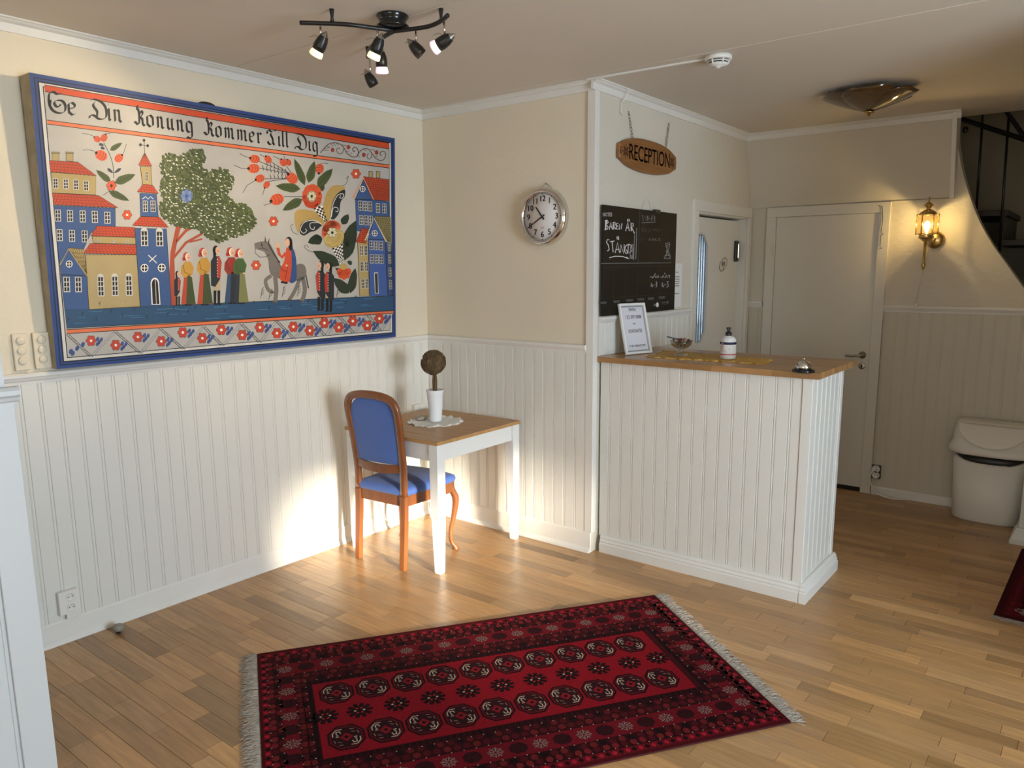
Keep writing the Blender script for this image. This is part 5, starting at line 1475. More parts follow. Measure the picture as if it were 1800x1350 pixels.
# ------------------------------------------------------------------ wall clock
cc = on(1, -0.045, 953, 381)
clock = thing('wall_clock', 'round chrome wall clock with white face and black numerals', 'clock', (cc.x, -0.0015, cc.z))
CR = 0.164
MB().lathe([(0.05, 0.0), (0.150, 0.0), (0.162, 0.012), (0.164, 0.030), (0.158, 0.046), (0.146, 0.055), (0.138, 0.054), (0.134, 0.044)], 48, (0, 0, 0), (0, -1, 0), cap=False).build('case', M_CHROME, clock)
MB().lathe([(0.135, 0.0), (0.135, 0.040), (0.001, 0.0405)], 48, (0, 0, 0), (0, -1, 0), cap=False).build('dial', mat('dial_white', (0.80, 0.76, 0.74), 0.5), clock)
pt = Paint(lambda u, v, h: (u, -0.0412 - h, v), 0.0004)
for k in range(1, 13):
    a = math.pi / 2 - 2 * math.pi * k / 12
    for ox in (-0.0009, 0, 0.0009): pt.text(str(k), 0.100 * math.cos(a) + ox, 0.100 * math.sin(a), 0.046, '#14110f', 1)
    pt.line([(0.124 * math.cos(a), 0.124 * math.sin(a)), (0.131 * math.cos(a), 0.131 * math.sin(a))], 0.004, '#14110f', 1)
for k in range(48):
    a, b = 2 * math.pi * k / 48, 2 * math.pi * (k + 1) / 48
    pt.line([(0.127 * math.cos(a), 0.127 * math.sin(a)), (0.127 * math.cos(b), 0.127 * math.sin(b))], 0.0008, '#5a5552', 1)
pt.poly([(-0.012, -0.064), (0.012, -0.064), (0.012, -0.060), (-0.012, -0.060)], '#a59d95', 1)
pt.build('numerals', M_PRINT, clock)
def hand(ang, L, w, tail, y):
    a = R(90 - ang); d = Vector((math.cos(a), 0, math.sin(a))); n = Vector((-d.z, 0, d.x))
    mb = MB(); p = [d * L + n * w * .3, d * L - n * w * .3, -d * tail - n * w * .5, -d * tail + n * w * .5]
    mb.v += [(q.x, y, q.z) for q in p] + [(q.x, y - 0.0015, q.z) for q in p]
    mb.face((0, 1, 2, 3)); mb.face((7, 6, 5, 4))
    for k in range(4): mb.face((k, (k + 1) % 4, 4 + (k + 1) % 4, 4 + k))
    return mb
hand(-39, 0.072, 0.0105, 0.020, -0.0435).build('hour_hand', M_BLACK, clock)
hand(-120, 0.117, 0.0085, 0.020, -0.0455).build('minute_hand', M_BLACK, clock)
MB().lathe([(0.007, 0.040), (0.007, 0.049), (0.001, 0.0495)], 14, (0, 0, 0), (0, -1, 0)).build('hub', M_BLACK, clock)
MB().tube(bez([(-0.045, -0.008, 0.150), (-0.03, -0.006, 0.170), (0.0, -0.005, 0.184), (0.03, -0.006, 0.170), (0.045, -0.008, 0.150)], 4), 0.0012, 6).build('hanging_wire', M_STEEL, clock)
tag(MB().tube([(cc.x + 0.001, -0.0005, cc.z + 0.187), (cc.x + 0.001, -0.016, cc.z + 0.190)], 0.0022, 6).build('nail', M_STEEL), 'small steel nail above the wall clock', 'nail')

# ------------------------------------------------------------------ chalkboard
BY0, BY1, BZ0, BZ1 = 0.046, 0.935, 1.391, 2.004
BXF = XR + 0.0295
board = thing('chalkboard', 'black chalkboard planner with chalk writing on the reception wall', 'chalkboard', (XR, (BY0 + BY1) / 2, BZ0))
bI = Vector((-XR, -(BY0 + BY1) / 2, -BZ0))
def rel(mb, o): mb.v = [tuple(Vector(p) + o) for p in mb.v]; return mb
rel(MB().box((XR + 0.0285 - 0.012, BY0, BZ0), (BXF, BY1, BZ1)), bI).build('slate', mat('slate_black', (0.011, 0.009, 0.006), 0.55, var=((3, 3, 3), 0.35), **{'Specular IOR Level': 0.3}), board, bevel=0.0015)
def bp_(px, py, h=0.0):
    p = on(0, BXF, px, py); return (p.x + 0.0006 + h, p.y, p.z)
def d1(*a): return [(1040 + x * 180 / 1105, 350 + y * 220 / 1350) for x, y in a]
pt = Paint(bp_, 0.0002)
def grey(a): return '#%02x%02x%02x' % (a, a, a)
for pts, w, g in ((((78, 695), (858, 687)), 1.0, 125), (((520, 120), (500, 690)), 0.9, 62), (((100, 735), (858, 720)), 0.7, 44), (((95, 1075), (848, 1018)), 0.7, 40)): pt.line(d1(*pts), w, grey(g), 1)
for x in (105, 240, 372, 492, 625, 740): pt.line(d1((x, 728), (x - 8, 1068)), 0.6, grey(38), 1)
def chalk(strokes, w, g=215, lay=2):
    for st in strokes: pt.line(d1(*st), w, grey(g), lay)
chalk([[(150, 230), (145, 330)], [(140, 235), (165, 228), (178, 250), (152, 275), (178, 300), (165, 325), (138, 330)], [(160, 228), (150, 330)],                      # B
       [(188, 330), (205, 250), (222, 325)], [(192, 300), (218, 298)],                                                                                                 # A
       [(230, 330), (232, 250), (250, 250), (252, 278), (234, 288), (256, 326)],                                                                                        # R
       [(285, 262), (266, 262), (264, 325), (290, 322)], [(266, 292), (284, 290)],                                                                                      # E
       [(298, 328), (298, 270), (318, 325), (326, 262)],                                                                                                               # N
       [(365, 345), (388, 250), (405, 345)], [(370, 310), (402, 308)], [(385, 215), (388, 242)], [(402, 213), (404, 245)],                                             # Ä
       [(425, 345), (424, 255), (446, 262), (446, 295), (428, 305), (462, 370)],                                                                                        # R
       [(190, 440), (168, 435), (158, 465), (180, 500), (188, 545), (168, 560)],                                                                                        # S
       [(195, 460), (245, 452)], [(220, 458), (230, 572)],                                                                                                             # T
       [(252, 580), (278, 470), (300, 580)], [(258, 545), (296, 542)], [(272, 402), (275, 435)], [(288, 400), (290, 440)],                                             # Ä
       [(310, 575), (312, 490), (345, 590), (350, 490)],                                                                                                               # N
       [(385, 490), (362, 510), (352, 560), (372, 590), (388, 565), (368, 548)],                                                                                        # G
       [(395, 485), (388, 590), (430, 555), (425, 500), (395, 485)],                                                                                                   # D
       [(190, 632), (250, 616), (330, 618), (398, 642)], [(370, 625), (398, 642)]], 1.5)
chalk([[(485, 310), (475, 650)], [(462, 380), (450, 660)]], 1.0, 150)
chalk([[(412, 640), (418, 520), (428, 490), (440, 490), (446, 540), (444, 645), (412, 640)]], 1.2, 160)
pt.poly(d1((410, 600), (446, 605), (444, 648), (410, 640)), grey(120), 2); pt.poly(d1((420, 520), (440, 525), (444, 580), (414, 570)), grey(85), 2)
chalk([[(545, 170), (555, 235), (572, 180), (588, 235), (600, 180)], [(605, 182), (605, 235)], [(615, 208), (632, 208)], [(645, 235), (648, 182), (672, 182)], [(646, 208), (664, 206)], [(680, 185), (678, 235)], [(540, 255), (688, 248)]], 1.1, 125)
chalk([[(545, 310), (540, 355), (560, 350), (562, 315), (545, 310)], [(575, 355), (578, 315), (595, 330), (578, 335), (598, 355)], [(612, 355), (625, 318), (640, 352)], [(655, 330), (700, 328)], [(668, 355), (690, 318), (705, 350)], [(720, 320), (720, 352), (750, 325)]], 0.9, 70)
chalk([[(615, 445), (622, 422), (640, 448)], [(650, 448), (660, 420), (668, 446)], [(680, 448), (682, 422), (700, 450)], [(712, 425), (735, 420), (720, 450), (738, 446)]], 1.0, 130)
chalk([[(525, 430), (555, 428)], [(535, 448), (560, 440)]], 0.8, 60)
chalk([[(795, 480), (840, 470), (845, 490), (800, 500), (795, 480)], [(800, 500), (820, 560), (790, 620), (780, 645)], [(840, 492), (825, 560), (845, 615), (845, 645)], [(785, 612), (845, 608)], [(800, 560), (830, 600)], [(790, 640), (840, 640)], [(815, 500), (805, 600)]], 1.3, 140)
chalk([[(630, 840), (650, 838), (655, 855)], [(660, 850), (675, 815), (690, 850)], [(682, 800), (690, 815)], [(695, 830), (700, 850), (715, 820), (725, 850)], [(745, 835), (758, 850), (770, 820), (780, 848)], [(785, 795), (792, 812)], [(790, 850), (805, 820), (815, 850)], [(820, 825), (840, 820), (835, 850)],
       [(645, 905), (640, 940), (655, 950), (658, 925), (643, 928)], [(663, 930), (678, 928)], [(690, 895), (702, 890), (700, 945), (688, 950)], [(688, 918), (702, 915)],
       [(762, 900), (758, 940), (770, 950), (774, 925)], [(780, 925), (796, 922)], [(808, 890), (825, 888), (812, 915), (826, 918), (822, 945), (806, 950)]], 1.15, 175)
for (x, y), s_ in zip(d1((127, 1117), (268, 1105), (408, 1092), (528, 1081), (637, 1072), (757, 1060)), ('MONDAY', 'TUESDAY', 'WEDNESDAY', 'THURSDAY', 'FRIDAY', 'WEEKEND')):
    w_ = 5.2 + 0.4 * (len(s_) - 6)
    pt.poly([(x - w_, y - 1.6), (x + w_, y - 2.1), (x + w_ - 0.6, y + 1.7), (x - w_ + 0.6, y + 2.2)], grey(96), 2); pt.text(s_, x, y, 2.9, grey(30), 3, 1.0, True)
pt.text('NOTES', 1067.5, 377.5, 9.5, grey(200), 2, 0.56, True)
pt.ell(*d1((708, 1140))[0], 2.4, 4.2, grey(225), 2, 14); pt.ell(*d1((680, 1142))[0], 1.8, 2.4, grey(120), 2, 10)
pt.line(d1((755, 1120), (822, 1110)), 1.2, grey(105), 2); pt.ell(*d1((818, 1112))[0], 1.8, 2.6, grey(95), 2, 10); pt.line(d1((770, 1135), (805, 1132)), 0.8, grey(80), 2)
rel(pt.mb, bI); pt.build('chalk_writing', M_PRINT, board)
k0 = on(0, BXF, 1156, 370)
rel(MB().box((BXF - 0.016, k0.y - 0.035, BZ1 - 0.012), (BXF + 0.006, k0.y + 0.03, BZ1 + 0.010)), bI).build('clip', M_BLACKP, board, bevel=0.004)
w0 = on(0, XR + 0.01, 1138, 371)
tag(MB().tube(bez([(XR + 0.012, w0.y - 0.045, BZ1 + 0.0), (XR + 0.008, w0.y - 0.038, BZ1 + 0.045), (XR + 0.006, w0.y, BZ1 + 0.066), (XR + 0.008, w0.y + 0.038, BZ1 + 0.045), (XR + 0.012, w0.y + 0.045, BZ1 + 0.0)], 4), 0.0018, 6).build('wire_loop', M_PLASTIC), 'thin white wire loop above the chalkboard', 'wire')
p0 = on(0, XR + 0.002, 1194, 470); p1 = on(0, XR + 0.002, 1197, 541)
pt = Paint(lambda u, v, h: (XR + 0.0032 + h, u, v), 0.0002)
pap = thing('paper_notice', 'white paper notice hanging on the wall half behind the chalkboard', 'paper', (XR, 0.94, 1.40))
PI2 = Vector((-XR, -0.94, -1.40))
rel(MB().box((XR + 0.001, 0.80, 1.402), (XR + 0.003, 1.085, 1.690)), PI2).build('sheet', mat('paper', (0.78, 0.76, 0.74), 0.8), pap)
for v, a, b in ((1.63, 0.99, 1.03), (1.60, 0.97, 1.05), (1.585, 0.97, 1.05), (1.57, 0.97, 1.05), (1.555, 0.97, 1.04), (1.54, 0.97, 1.05), (1.49, 0.96, 1.05)): pt.poly([(a, v), (b, v), (b, v + 0.005), (a, v + 0.005)], '#6d6966', 1)
rel(pt.mb, PI2); pt.build('print', M_PRINT, pap)

# ------------------------------------------------------------------ hanging oval sign
sl, sr = on(0, XR + 0.03, 1089, 266), on(0, XR + 0.03, 1191, 285)
SY, SZ, SA, SB = (sl.y + sr.y) / 2, (sl.z + sr.z) / 2, (sr.y - sl.y) / 2, 0.096
sign = thing('reception_sign', 'oval brown wooden sign with carved dark lettering on two chains', 'sign', (XR, SY, SZ))
def so(t, k=1.0):
    x, y = SA * math.cos(t), SB * math.sin(t)
    if abs(math.cos(t)) > 0.88: x *= 0.985; 
    return (x * k, y * k)
ol = []
for j in range(64):
    t = 2 * math.pi * j / 64
    ex = 2.3
    c_, s_ = math.cos(t), math.sin(t)
    x = SA * math.copysign(abs(c_) ** (2 / ex), c_); y = SB * math.copysign(abs(s_) ** (2 / 2.1), s_)
    if abs(x) > SA * 0.90 and abs(y) < SB * 0.62: x = math.copysign(SA, x) * (0.955 + 0.03 * (1 - (y / SB / 0.62) ** 2))
    ol.append((x, y))
M_SIGN = wood('sign_wood', (0.27, 0.115, 0.035), (8, 4, 50), 0.45, 0.3)
mb = MB()
mb.rings([[(x_, u * k, v * k) for u, v in ol] for x_, k in ((0.006, 1.0), (0.022, 1.0), (0.028, 0.975), (0.029, 0.90))], smooth=False)
mb.build('plaque', M_SIGN, sign)
pt = Paint(lambda u, v, h: (0.0293 + h, u, v), 0.0003)
CV = '#3a1a08'
pt.text('RECEPTION', 0.0, 0.0, 0.125, CV, 1, 0.78); pt.text('RECEPTION', 0.004, 0.0, 0.125, CV, 1, 0.78)
for s in (-1, 1):
    cx = s * SA * 0.80
    for a in (45, 135): pt.line([(cx - 0.035 * math.cos(R(a)), -0.035 * math.sin(R(a))), (cx + 0.035 * math.cos(R(a)), 0.035 * math.sin(R(a)))], 0.013, CV, 1)
    pt.poly([(cx - 0.010, 0), (cx, -0.012), (cx + 0.010, 0), (cx, 0.012)], '#8a4a1c', 2)
    for a in (0, 90): pt.line([(cx - 0.04 * math.cos(R(a)), -0.04 * math.sin(R(a))), (cx + 0.04 * math.cos(R(a)), 0.04 * math.sin(R(a)))], 0.006, CV, 1)
pt.line([(-SA * 0.955, -0.02), (-SA * 0.955, 0.02)], 0.008, CV, 1)
pt.build('carved_lettering', M_PRINT, sign)
for (ta, tb) in (((1105, 196), (1113, 247)), ((1176, 217), (1171, 258))):
    a, b = on(0, XR + 0.006, *ta), on(0, XR + 0.016, *tb)
    a -= Vector((XR, SY, SZ)); b -= Vector((XR, SY, SZ))
    n = 9
    mb = MB()
    for k in range(n):
        c = a.lerp(b, (k + 0.5) / n); d = (b - a).normalized(); L = (b - a).length / n * 0.66
        s = Vector((1, 0, 0)) if k % 2 else d.cross(Vector((1, 0, 0))).normalized()
        mb.tube([c + d * (L * math.cos(q)) + s * (0.0055 * math.sin(q)) for q in [2 * math.pi * j / 10 for j in range(11)]], 0.0017, 5, cap=False)
    mb.build('chain', M_STEEL, sign)
h0 = on(0, XR + 0.046, 1104, 160); h1 = on(0, XR + 0.03, 1098, 186)
tag(MB().tube(bez([(XR + 0.0465, h0.y, ZC - 0.006), (XR + 0.040, h0.y, ZC - 0.050), (XR + 0.012, h0.y - 0.01, ZC - 0.075), (XR + 0.008, h0.y - 0.01, ZC - 0.125), (XR + 0.022, h0.y - 0.005, ZC - 0.140)], 5), 0.0030, 6).build('ceiling_hook', M_PLASTIC), 'bent white metal hook over the crown moulding above the oval sign', 'hook')

# ------------------------------------------------------------------ switches, sockets, cords, castor
def plate3(y0, y1, z0, z1, label):
    t = thing('switch_plate', label, 'switch', (0, (y0 + y1) / 2, (z0 + z1) / 2), 0, 'painted switch plates on the left wall')
    MB().box((0.0005, -(y1 - y0) / 2, -(z1 - z0) / 2), (0.016, (y1 - y0) / 2, (z1 - z0) / 2)).build('plate', M_WALL, t, bevel=0.004)
    for k in (-1, 0, 1): MB().lathe([(0.017, 0.0155), (0.017, 0.021), (0.014, 0.024), (0.001, 0.0245)], 16, (0, 0, -k * 0.042 - 0.002 + 0.008), (1, 0, 0)).build('push_button', M_WALL, t)
plate3(-2.425, -2.368, 1.241, 1.396, 'cream painted switch plate nearest the white wall end')
plate3(-2.350, -2.287, 1.241, 1.396, 'cream painted switch plate right beside the painting edge')
def outlet(name, label, o, ax, w, h, lids=2, pm=None):
    """o: centre on the wall; ax: 'x' faces +x, 'y' faces -y"""
    rz = 0 if ax == 'x' else R(-90)
    t = thing(name, label, 'socket', o, rz)
    MB().box((0.0005, -w / 2, -h / 2), (0.028, w / 2, h / 2)).build('plate', pm or M_PLASTIC, t, bevel=0.003)
    for k in range(lids):
        z = (0.5 - k) * h * 0.46 if lids == 2 else 0
        cp = MB().lathe([(0.0275 if pm else 0.0195, 0.028), (0.0275 if pm else 0.0195, 0.030), (0.0165, 0.030), (0.0160, 0.0285), (0.001, 0.0285)], 20, (0, 0.0 if pm else 0.006, z), (1, 0, 0)).build('socket_cup', M_PLASTIC, t)
        mb = MB()
        for a in (-1, 1): mb.lathe([(0.0026, 0.0286), (0.0026, 0.0290), (0.0001, 0.0290)], 8, (0, 0.006 + a * 0.0085, z), (1, 0, 0))
        mb.build('pin_hole', M_BLACK, cp)
    return t
outlet('wall_socket', 'white double wall socket low on the left wall', (0.0105, -2.331, 0.188), 'x', 0.083, 0.108)
tag(MB().box((0.0108, -2.345, 0.106), (0.030, -2.285, 0.1325)).build('cable_cover', M_TRIM, bevel=0.003), 'white painted cable cover below the double socket on the left wall', 'cable cover')
outlet('wall_socket', 'white wall socket just above the table edge behind the pot', (0.0105, -0.136, 0.738), 'x', 0.082, 0.075, 1)
s3 = on(1, YB - 0.011, 1540, 828)
outlet('wall_socket', 'white double wall socket beside the closed white door', (s3.x + 0.004, YB - 0.011, s3.z), 'y', 0.062, 0.098, 2, mat('brown_box', (0.05, 0.035, 0.02), 0.6))
MBp = MB().lathe([(0.018, 0.0), (0.019, 0.018), (0.014, 0.034), (0.006, 0.040), (0.001, 0.040)], 14, (s3.x - 0.004, YB - 0.0415, s3.z + 0.022), (0, -1, 0))
cord = thing('power_cord', 'white power cord plugged in beside the door and lying along the wall', 'cord', (s3.x, YB - 0.05, 0))
rel(MBp, Vector((-s3.x, -(YB - 0.05), 0))).build('plug', M_PLASTIC, cord)
cpts = [(s3.x - 0.004, YB - 0.082, s3.z + 0.022), (s3.x - 0.022, YB - 0.098, s3.z - 0.02), (s3.x - 0.015, YB - 0.090, s3.z - 0.075), (s3.x + 0.04, YB - 0.085, 0.03)] + \
       [tuple(on(2, 0.006, *p)) for p in ((1566, 876), (1590, 878), (1620, 879), (1650, 884), (1676, 892))]
rel(MB().tube(bez(cpts, 6), 0.0058, 6), Vector((-s3.x, -(YB - 0.05), 0))).build('cable', M_PLASTIC, cord)
cl = [(0.034, -0.13, 0.028), (0.036, -0.20, 0.02), (0.040, -0.34, 0.006), (0.036, -0.42, 0.022), (0.030, -0.47, 0.10), (0.020, -0.50, 0.20), (0.016, -0.525, 0.40), (0.014, -0.52, 0.55)]
tag(MB().tube(bez(cl, 6), 0.0028, 6).build('thin_cord', M_PLASTIC), 'thin white cord running down the left wall behind the chair', 'cord')
tag(MB().box((0.034, -0.058, 0.030), (0.062, -0.036, 0.085)).build('black_plug', M_BLACKP, bevel=0.004), 'small black plug block in the corner behind the table', 'plug')
kk = on(2, 0.0, 209, 1112)
castor = thing('castor', 'small grey castor wheel lying on the floor by the left wall', 'castor', (kk.x, kk.y, 0))
MB().lathe([(0.020, 0.012), (0.023, 0.016), (0.023, 0.034), (0.019, 0.038), (0.001, 0.038)], 18).build('housing', mat('grey_plastic', (0.28, 0.25, 0.20), 0.5), castor)
MB().lathe([(0.0122, -0.009), (0.0122, 0.009)], 14, (0.004, -0.003, 0.0124), (0.6, 0.8, 0)).build('wheel', M_BLACKP, castor)

# ------------------------------------------------------------------ white bin with a hood
BXC, BYC = 3.092, 2.10
bin_ = thing('waste_bin', 'white plastic waste bin with curved swing hood against the alcove wall', 'bin', (BXC, BYC, 0))
M_BIN = mat('bin_plastic', (0.76, 0.73, 0.67), 0.42, bump=(200, 0.05, 0.001))
def dsh(w, f, b, n=28, p=2.6):             # oval front (-y), flat back (+y)
    r = []
    for k in range(n):
        t = 2 * math.pi * k / n
        c_, s_ = math.cos(t), math.sin(t)
        x = w * math.copysign(abs(c_) ** (2 / p), c_)
        y = s_
        y = -f * abs(s_) ** (2 / p) if s_ < 0 else b * abs(s_) ** (2 / (p * 2))
        r.append((x, y))
    return r
mb = MB()
rs = [[(x, y, z if z < 0.4 else z - 0.062 * max(0, -y / f) ** 2.2) for x, y in dsh(w, f, b)] for w, f, b, z in ((0.195, 0.140, 0.105, 0.0), (0.202, 0.146, 0.110, 0.012), (0.222, 0.160, 0.125, 0.450))]
mb.rings(rs, cap=True, smooth=True)
mb.build('bucket', M_BIN, bin_)
mb = MB()
rs = [[(x, y, z) for x, y in dsh(0.210, 0.147, 0.113)] for z in (0.375, 0.452)]
mb.rings(rs, smooth=True); mb.build('gap_shade_fill', M_BLACKP, bin_)
mb = MB()
rs = []
for w, f, b, z in ((0.244, 0.178, 0.128, 0.452), (0.254, 0.186, 0.130, 0.462), (0.252, 0.184, 0.130, 0.490), (0.240, 0.172, 0.128, 0.500), (0.232, 0.150, 0.126, 0.540), (0.226, 0.110, 0.124, 0.60), (0.218, 0.060, 0.122, 0.648), (0.212, 0.045, 0.118, 0.653), (0.10, 0.01, 0.05, 0.654)):
    rs.append([(x, y, z) for x, y in dsh(w, f, b, 28, 3.2)])
mb.rings(rs, smooth=True); mb.build('hood', M_BIN, bin_)
mb = MB()                                  # half-round swing flap on the sloping hood
fl = []
for k in range(25):
    t = math.pi * k / 24
    fl.append((0.196 * math.cos(t), 0.643 - 0.140 * math.sin(t) ** 0.9))
def hy(z, x):
    if z > 0.60: f = 0.110 + (0.060 - 0.110) * (z - 0.60) / 0.048
    elif z > 0.54: f = 0.150 + (0.110 - 0.150) * (z - 0.54) / 0.06
    else: f = 0.172 + (0.150 - 0.172) * (z - 0.50) / 0.04
    return -f * (1 - abs(x / 0.25) ** 3.2) ** (1 / 3.2) - 0.0035
rows = 8
g = []
for j in range(rows + 1):
    s = j / rows
    g.append([(x * 1.0, hy(0.643 + (z - 0.643) * s, x), 0.643 + (z - 0.643) * s) for x, z in fl])
i0 = 0
for r in g: mb.v += r
for j in range(rows):
    for i in range(24): mb.face((j * 25 + i, j * 25 + i + 1, (j + 1) * 25 + i + 1, (j + 1) * 25 + i), None, True)
o = mb.build('swing_flap', M_BIN, bin_)
sm = o.modifiers.new('solid', 'SOLIDIFY'); sm.thickness = 0.004; sm.offset = 1

# ------------------------------------------------------------------ foot of a white cabinet at the right edge
e0 = on(2, 0, 1773, 955)
cab = thing('white_cabinet', 'white cabinet with flared foot cut off by the right edge', 'cabinet', (e0.x, e0.y, 0))
M_CAB = mat('cabinet_white', (0.70, 0.69, 0.65), 0.45)
MB().box((0.040, 0.035, 0.10), (0.50, 0.30, 0.40)).build('cabinet_body', M_CAB, cab, bevel=0.003)
mb = MB()
mb.rings([[(a, b, z) for a, b in ((x0, y0), (0.55, y0), (0.55, 0.33), (x0, 0.33))] for x0, y0, z in ((0.0, 0.0, 0.0), (0.0, 0.0, 0.022), (0.010, 0.008, 0.030), (0.028, 0.022, 0.10))], smooth=False)
mb.build('flared_foot', M_CAB, cab)
MB().box((0.08, 0.028, 0.13), (0.48, 0.034, 0.36)).build('grey_panel', mat('blue_grey_panel', (0.36, 0.38, 0.42), 0.6, var=((40, 40, 40), 0.25)), cab)

# ------------------------------------------------------------------ wall lantern
lw = on(1, 2.13, 1630, 395)
LXC, LYC, LZ = lw.x, 2.13, lw.z
lant = thing('wall_lantern', 'brass wall lantern with glass panes and lit bulb on the alcove wall', 'lamp', (LXC, LYC, LZ))
M_LGLASS = bpy.data.materials.new('lantern_glass')
M_LGLASS.use_nodes = True
nt = M_LGLASS.node_tree; nt.nodes.remove(nt.nodes['Principled BSDF'])
tr = nt.nodes.new('ShaderNodeBsdfTransparent'); gs = nt.nodes.new('ShaderNodeBsdfGlossy'); mx = nt.nodes.new('ShaderNodeMixShader')
tr.inputs[0].default_value = (1.0, 0.93, 0.72, 1); gs.inputs['Roughness'].default_value = 0.05; mx.inputs[0].default_value = 0.10
nt.links.new(tr.outputs[0], mx.inputs[1]); nt.links.new(gs.outputs[0], mx.inputs[2]); nt.links.new(mx.outputs[0], nt.nodes['Material Output'].inputs[0])
HEX = [(0.066 * math.cos(R(60 * k + 12)), 0.066 * math.sin(R(60 * k + 12))) for k in range(6)]
for k in range(6):
    a, b = HEX[k], HEX[(k + 1) % 6]
    mb = MB()
    mb.poly([(a[0] * .98, a[1] * .98, -0.058), (b[0] * .98, b[1] * .98, -0.058), (b[0] * .98, b[1] * .98, 0.062), (a[0] * .98, a[1] * .98, 0.062)])
    mb.build('glass_pane', M_LGLASS, lant)
    MB().tube([(a[0], a[1], -0.066), (a[0], a[1], 0.070)], 0.0032, 6).build('bar', M_BRASS, lant)
for z in (-0.060, 0.064):
    mb = MB()
    for k in range(6): mb.tube([(*HEX[k], z), (*HEX[(k + 1) % 6], z)], 0.0030, 5)
    mb.build('hexagon_rim', M_BRASS, lant)
MB().lathe([(0.058, 0.064), (0.060, 0.068), (0.048, 0.082), (0.030, 0.094), (0.014, 0.100), (0.012, 0.106), (0.030, 0.122), (0.033, 0.126), (0.016, 0.142), (0.006, 0.148), (0.004, 0.160), (0.006, 0.172), (0.0035, 0.180), (0.001, 0.182)], 24).build('lantern_cap', M_BRASS, lant)
MB().lathe([(0.001, -0.118), (0.012, -0.116), (0.020, -0.108), (0.034, -0.098), (0.048, -0.088), (0.050, -0.080), (0.044, -0.070), (0.050, -0.064), (0.014, -0.060), (0.012, -0.045), (0.001, -0.045)], 24).build('lantern_base', M_BRASS, lant)
MB().lathe([(0.001, -0.300), (0.006, -0.294), (0.009, -0.282), (0.016, -0.266), (0.011, -0.256), (0.0095, -0.25), (0.0095, -0.118), (0.001, -0.117)], 16, (-0.004, 0, 0)).build('drop_rod', M_BRASS, lant)
dy = YB - LYC
MB().lathe([(0.055, 0.0005), (0.058, 0.006), (0.050, 0.016), (0.030, 0.024), (0.012, 0.028), (0.001, 0.029)], 24, (0.036, dy - 0.0, -0.098), (0, -1, 0)).build('wall_rosette', M_BRASS, lant)
MB().tube(bez([(0.036, dy - 0.025, -0.098), (0.028, dy - 0.06, -0.102), (0.010, 0.03, -0.096), (0.0, 0.0, -0.100)], 5), 0.008, 8).build('arm', M_BRASS, lant)
M_BULB = mat('lit_bulb', (1, 0.9, 0.65), 0.5, **{'Emission Color': (1.0, 0.80, 0.42, 1), 'Emission Strength': 34.0})
MB().lathe([(0.008, -0.048), (0.010, -0.035), (0.017, -0.018), (0.019, 0.0), (0.013, 0.016), (0.001, 0.026)], 14).build('bulb', M_BULB, lant)
lamp('lantern_light', 'POINT', 5.0, (1.0, 0.74, 0.36), (LXC, LYC - 0.022, LZ + 0.004), shadow_soft_size=0.010)
tag(MB().tube([(LXC - 0.005, YB - 0.004, LZ - 0.16), (LXC - 0.03, YB - 0.003, LZ - 0.33), (LXC - 0.055, YB - 0.005, ZR3 + 0.02)], 0.0018, 5).build('lamp_cable', M_WALLW), 'thin painted cable down the wall below the brass lantern', 'cable')
pc = on(1, YB - 0.03, 1611, 537)
tag(MB().lathe([(0.008, -0.024), (0.010, -0.020), (0.010, 0.014), (0.007, 0.018), (0.001, 0.018)], 12, (pc.x, YB - 0.0385, pc.z)).build('cable_switch', M_PLASTIC), 'small white cord switch hanging at the alcove chair rail', 'switch')
a, b = on(1, YB - 0.016, 1562, 351), on(1, YB - 0.016, 1676, 345)
tag(MB().tube([(a.x, YB - 0.0155, 2.1155), (b.x, YB - 0.0155, 2.1155)], 0.0022, 5).build('ledge_cable', mat('painted_cable', (0.35, 0.31, 0.24), 0.6)), 'thin cable along the lower edge of the slanted wall above the lantern', 'cable')
h = [on(1, YB - 0.027, *p) for p in ((1544, 361), (1551, 363), (1552, 385), (1549, 408), (1553, 411), (1548, 415), (1547, 434), (1551, 436), (1546, 437))]
tag(MB().tube([(p.x, YB - 0.030, p.z) for p in h], 0.0022, 6).build('wire_catch', M_BLACK), 'thin black bent wire hanging at the upper corner of the closed door', 'hook')

# ------------------------------------------------------------------ ceiling spotlight bar
c0 = on(2, ZC, 690, 27)
spots = thing('spotlight_bar', 'black ceiling spotlight with three curved arms and six lamp heads', 'lamp', (c0.x, c0.y, ZC))
SI = Vector((-c0.x, -c0.y, -ZC))
MB().lathe([(0.062, -0.0005), (0.064, -0.006), (0.056, -0.016), (0.050, -0.030), (0.064, -0.040), (0.066, -0.046), (0.030, -0.050), (0.001, -0.050)], 28).build('canopy', mat('gloss_black_metal', (0.010, 0.010, 0.010), 0.18), spots)
def ap(px, py, z=2.592): return on(2, z, px, py) + SI
def armtube(pts, nm='arm'): return MB().tube(bez(pts, 6), 0.0085, 10).build(nm, M_BLACK, spots)
hub = ap(692, 54, 2.597)
armtube([ap(527, 40), ap(565, 41), ap(610, 43), ap(650, 48), ap(680, 52), ap(692, 55)])
armtube([ap(692, 55), ap(725, 51), ap(755, 46), ap(775, 37), ap(787, 27)])
armtube([ap(692, 55), ap(676, 64), ap(662, 74), ap(650, 86), ap(646, 100)])
for top in ((583, 16), (775, 15), (646, 82)):
    t = on(2, ZC, *top) + SI
    MB().tube([(t.x, t.y, -0.0005), (t.x, t.y, -0.012), (t.x, t.y, -0.03), (t.x, t.y, -0.05)], [0.0095, 0.0085, 0.0055, 0.009], 10).build('ceiling_post', M_BLACK, spots)
M_TIP = mat('brushed_tip', (0.5, 0.48, 0.45), 0.25, 1.0)
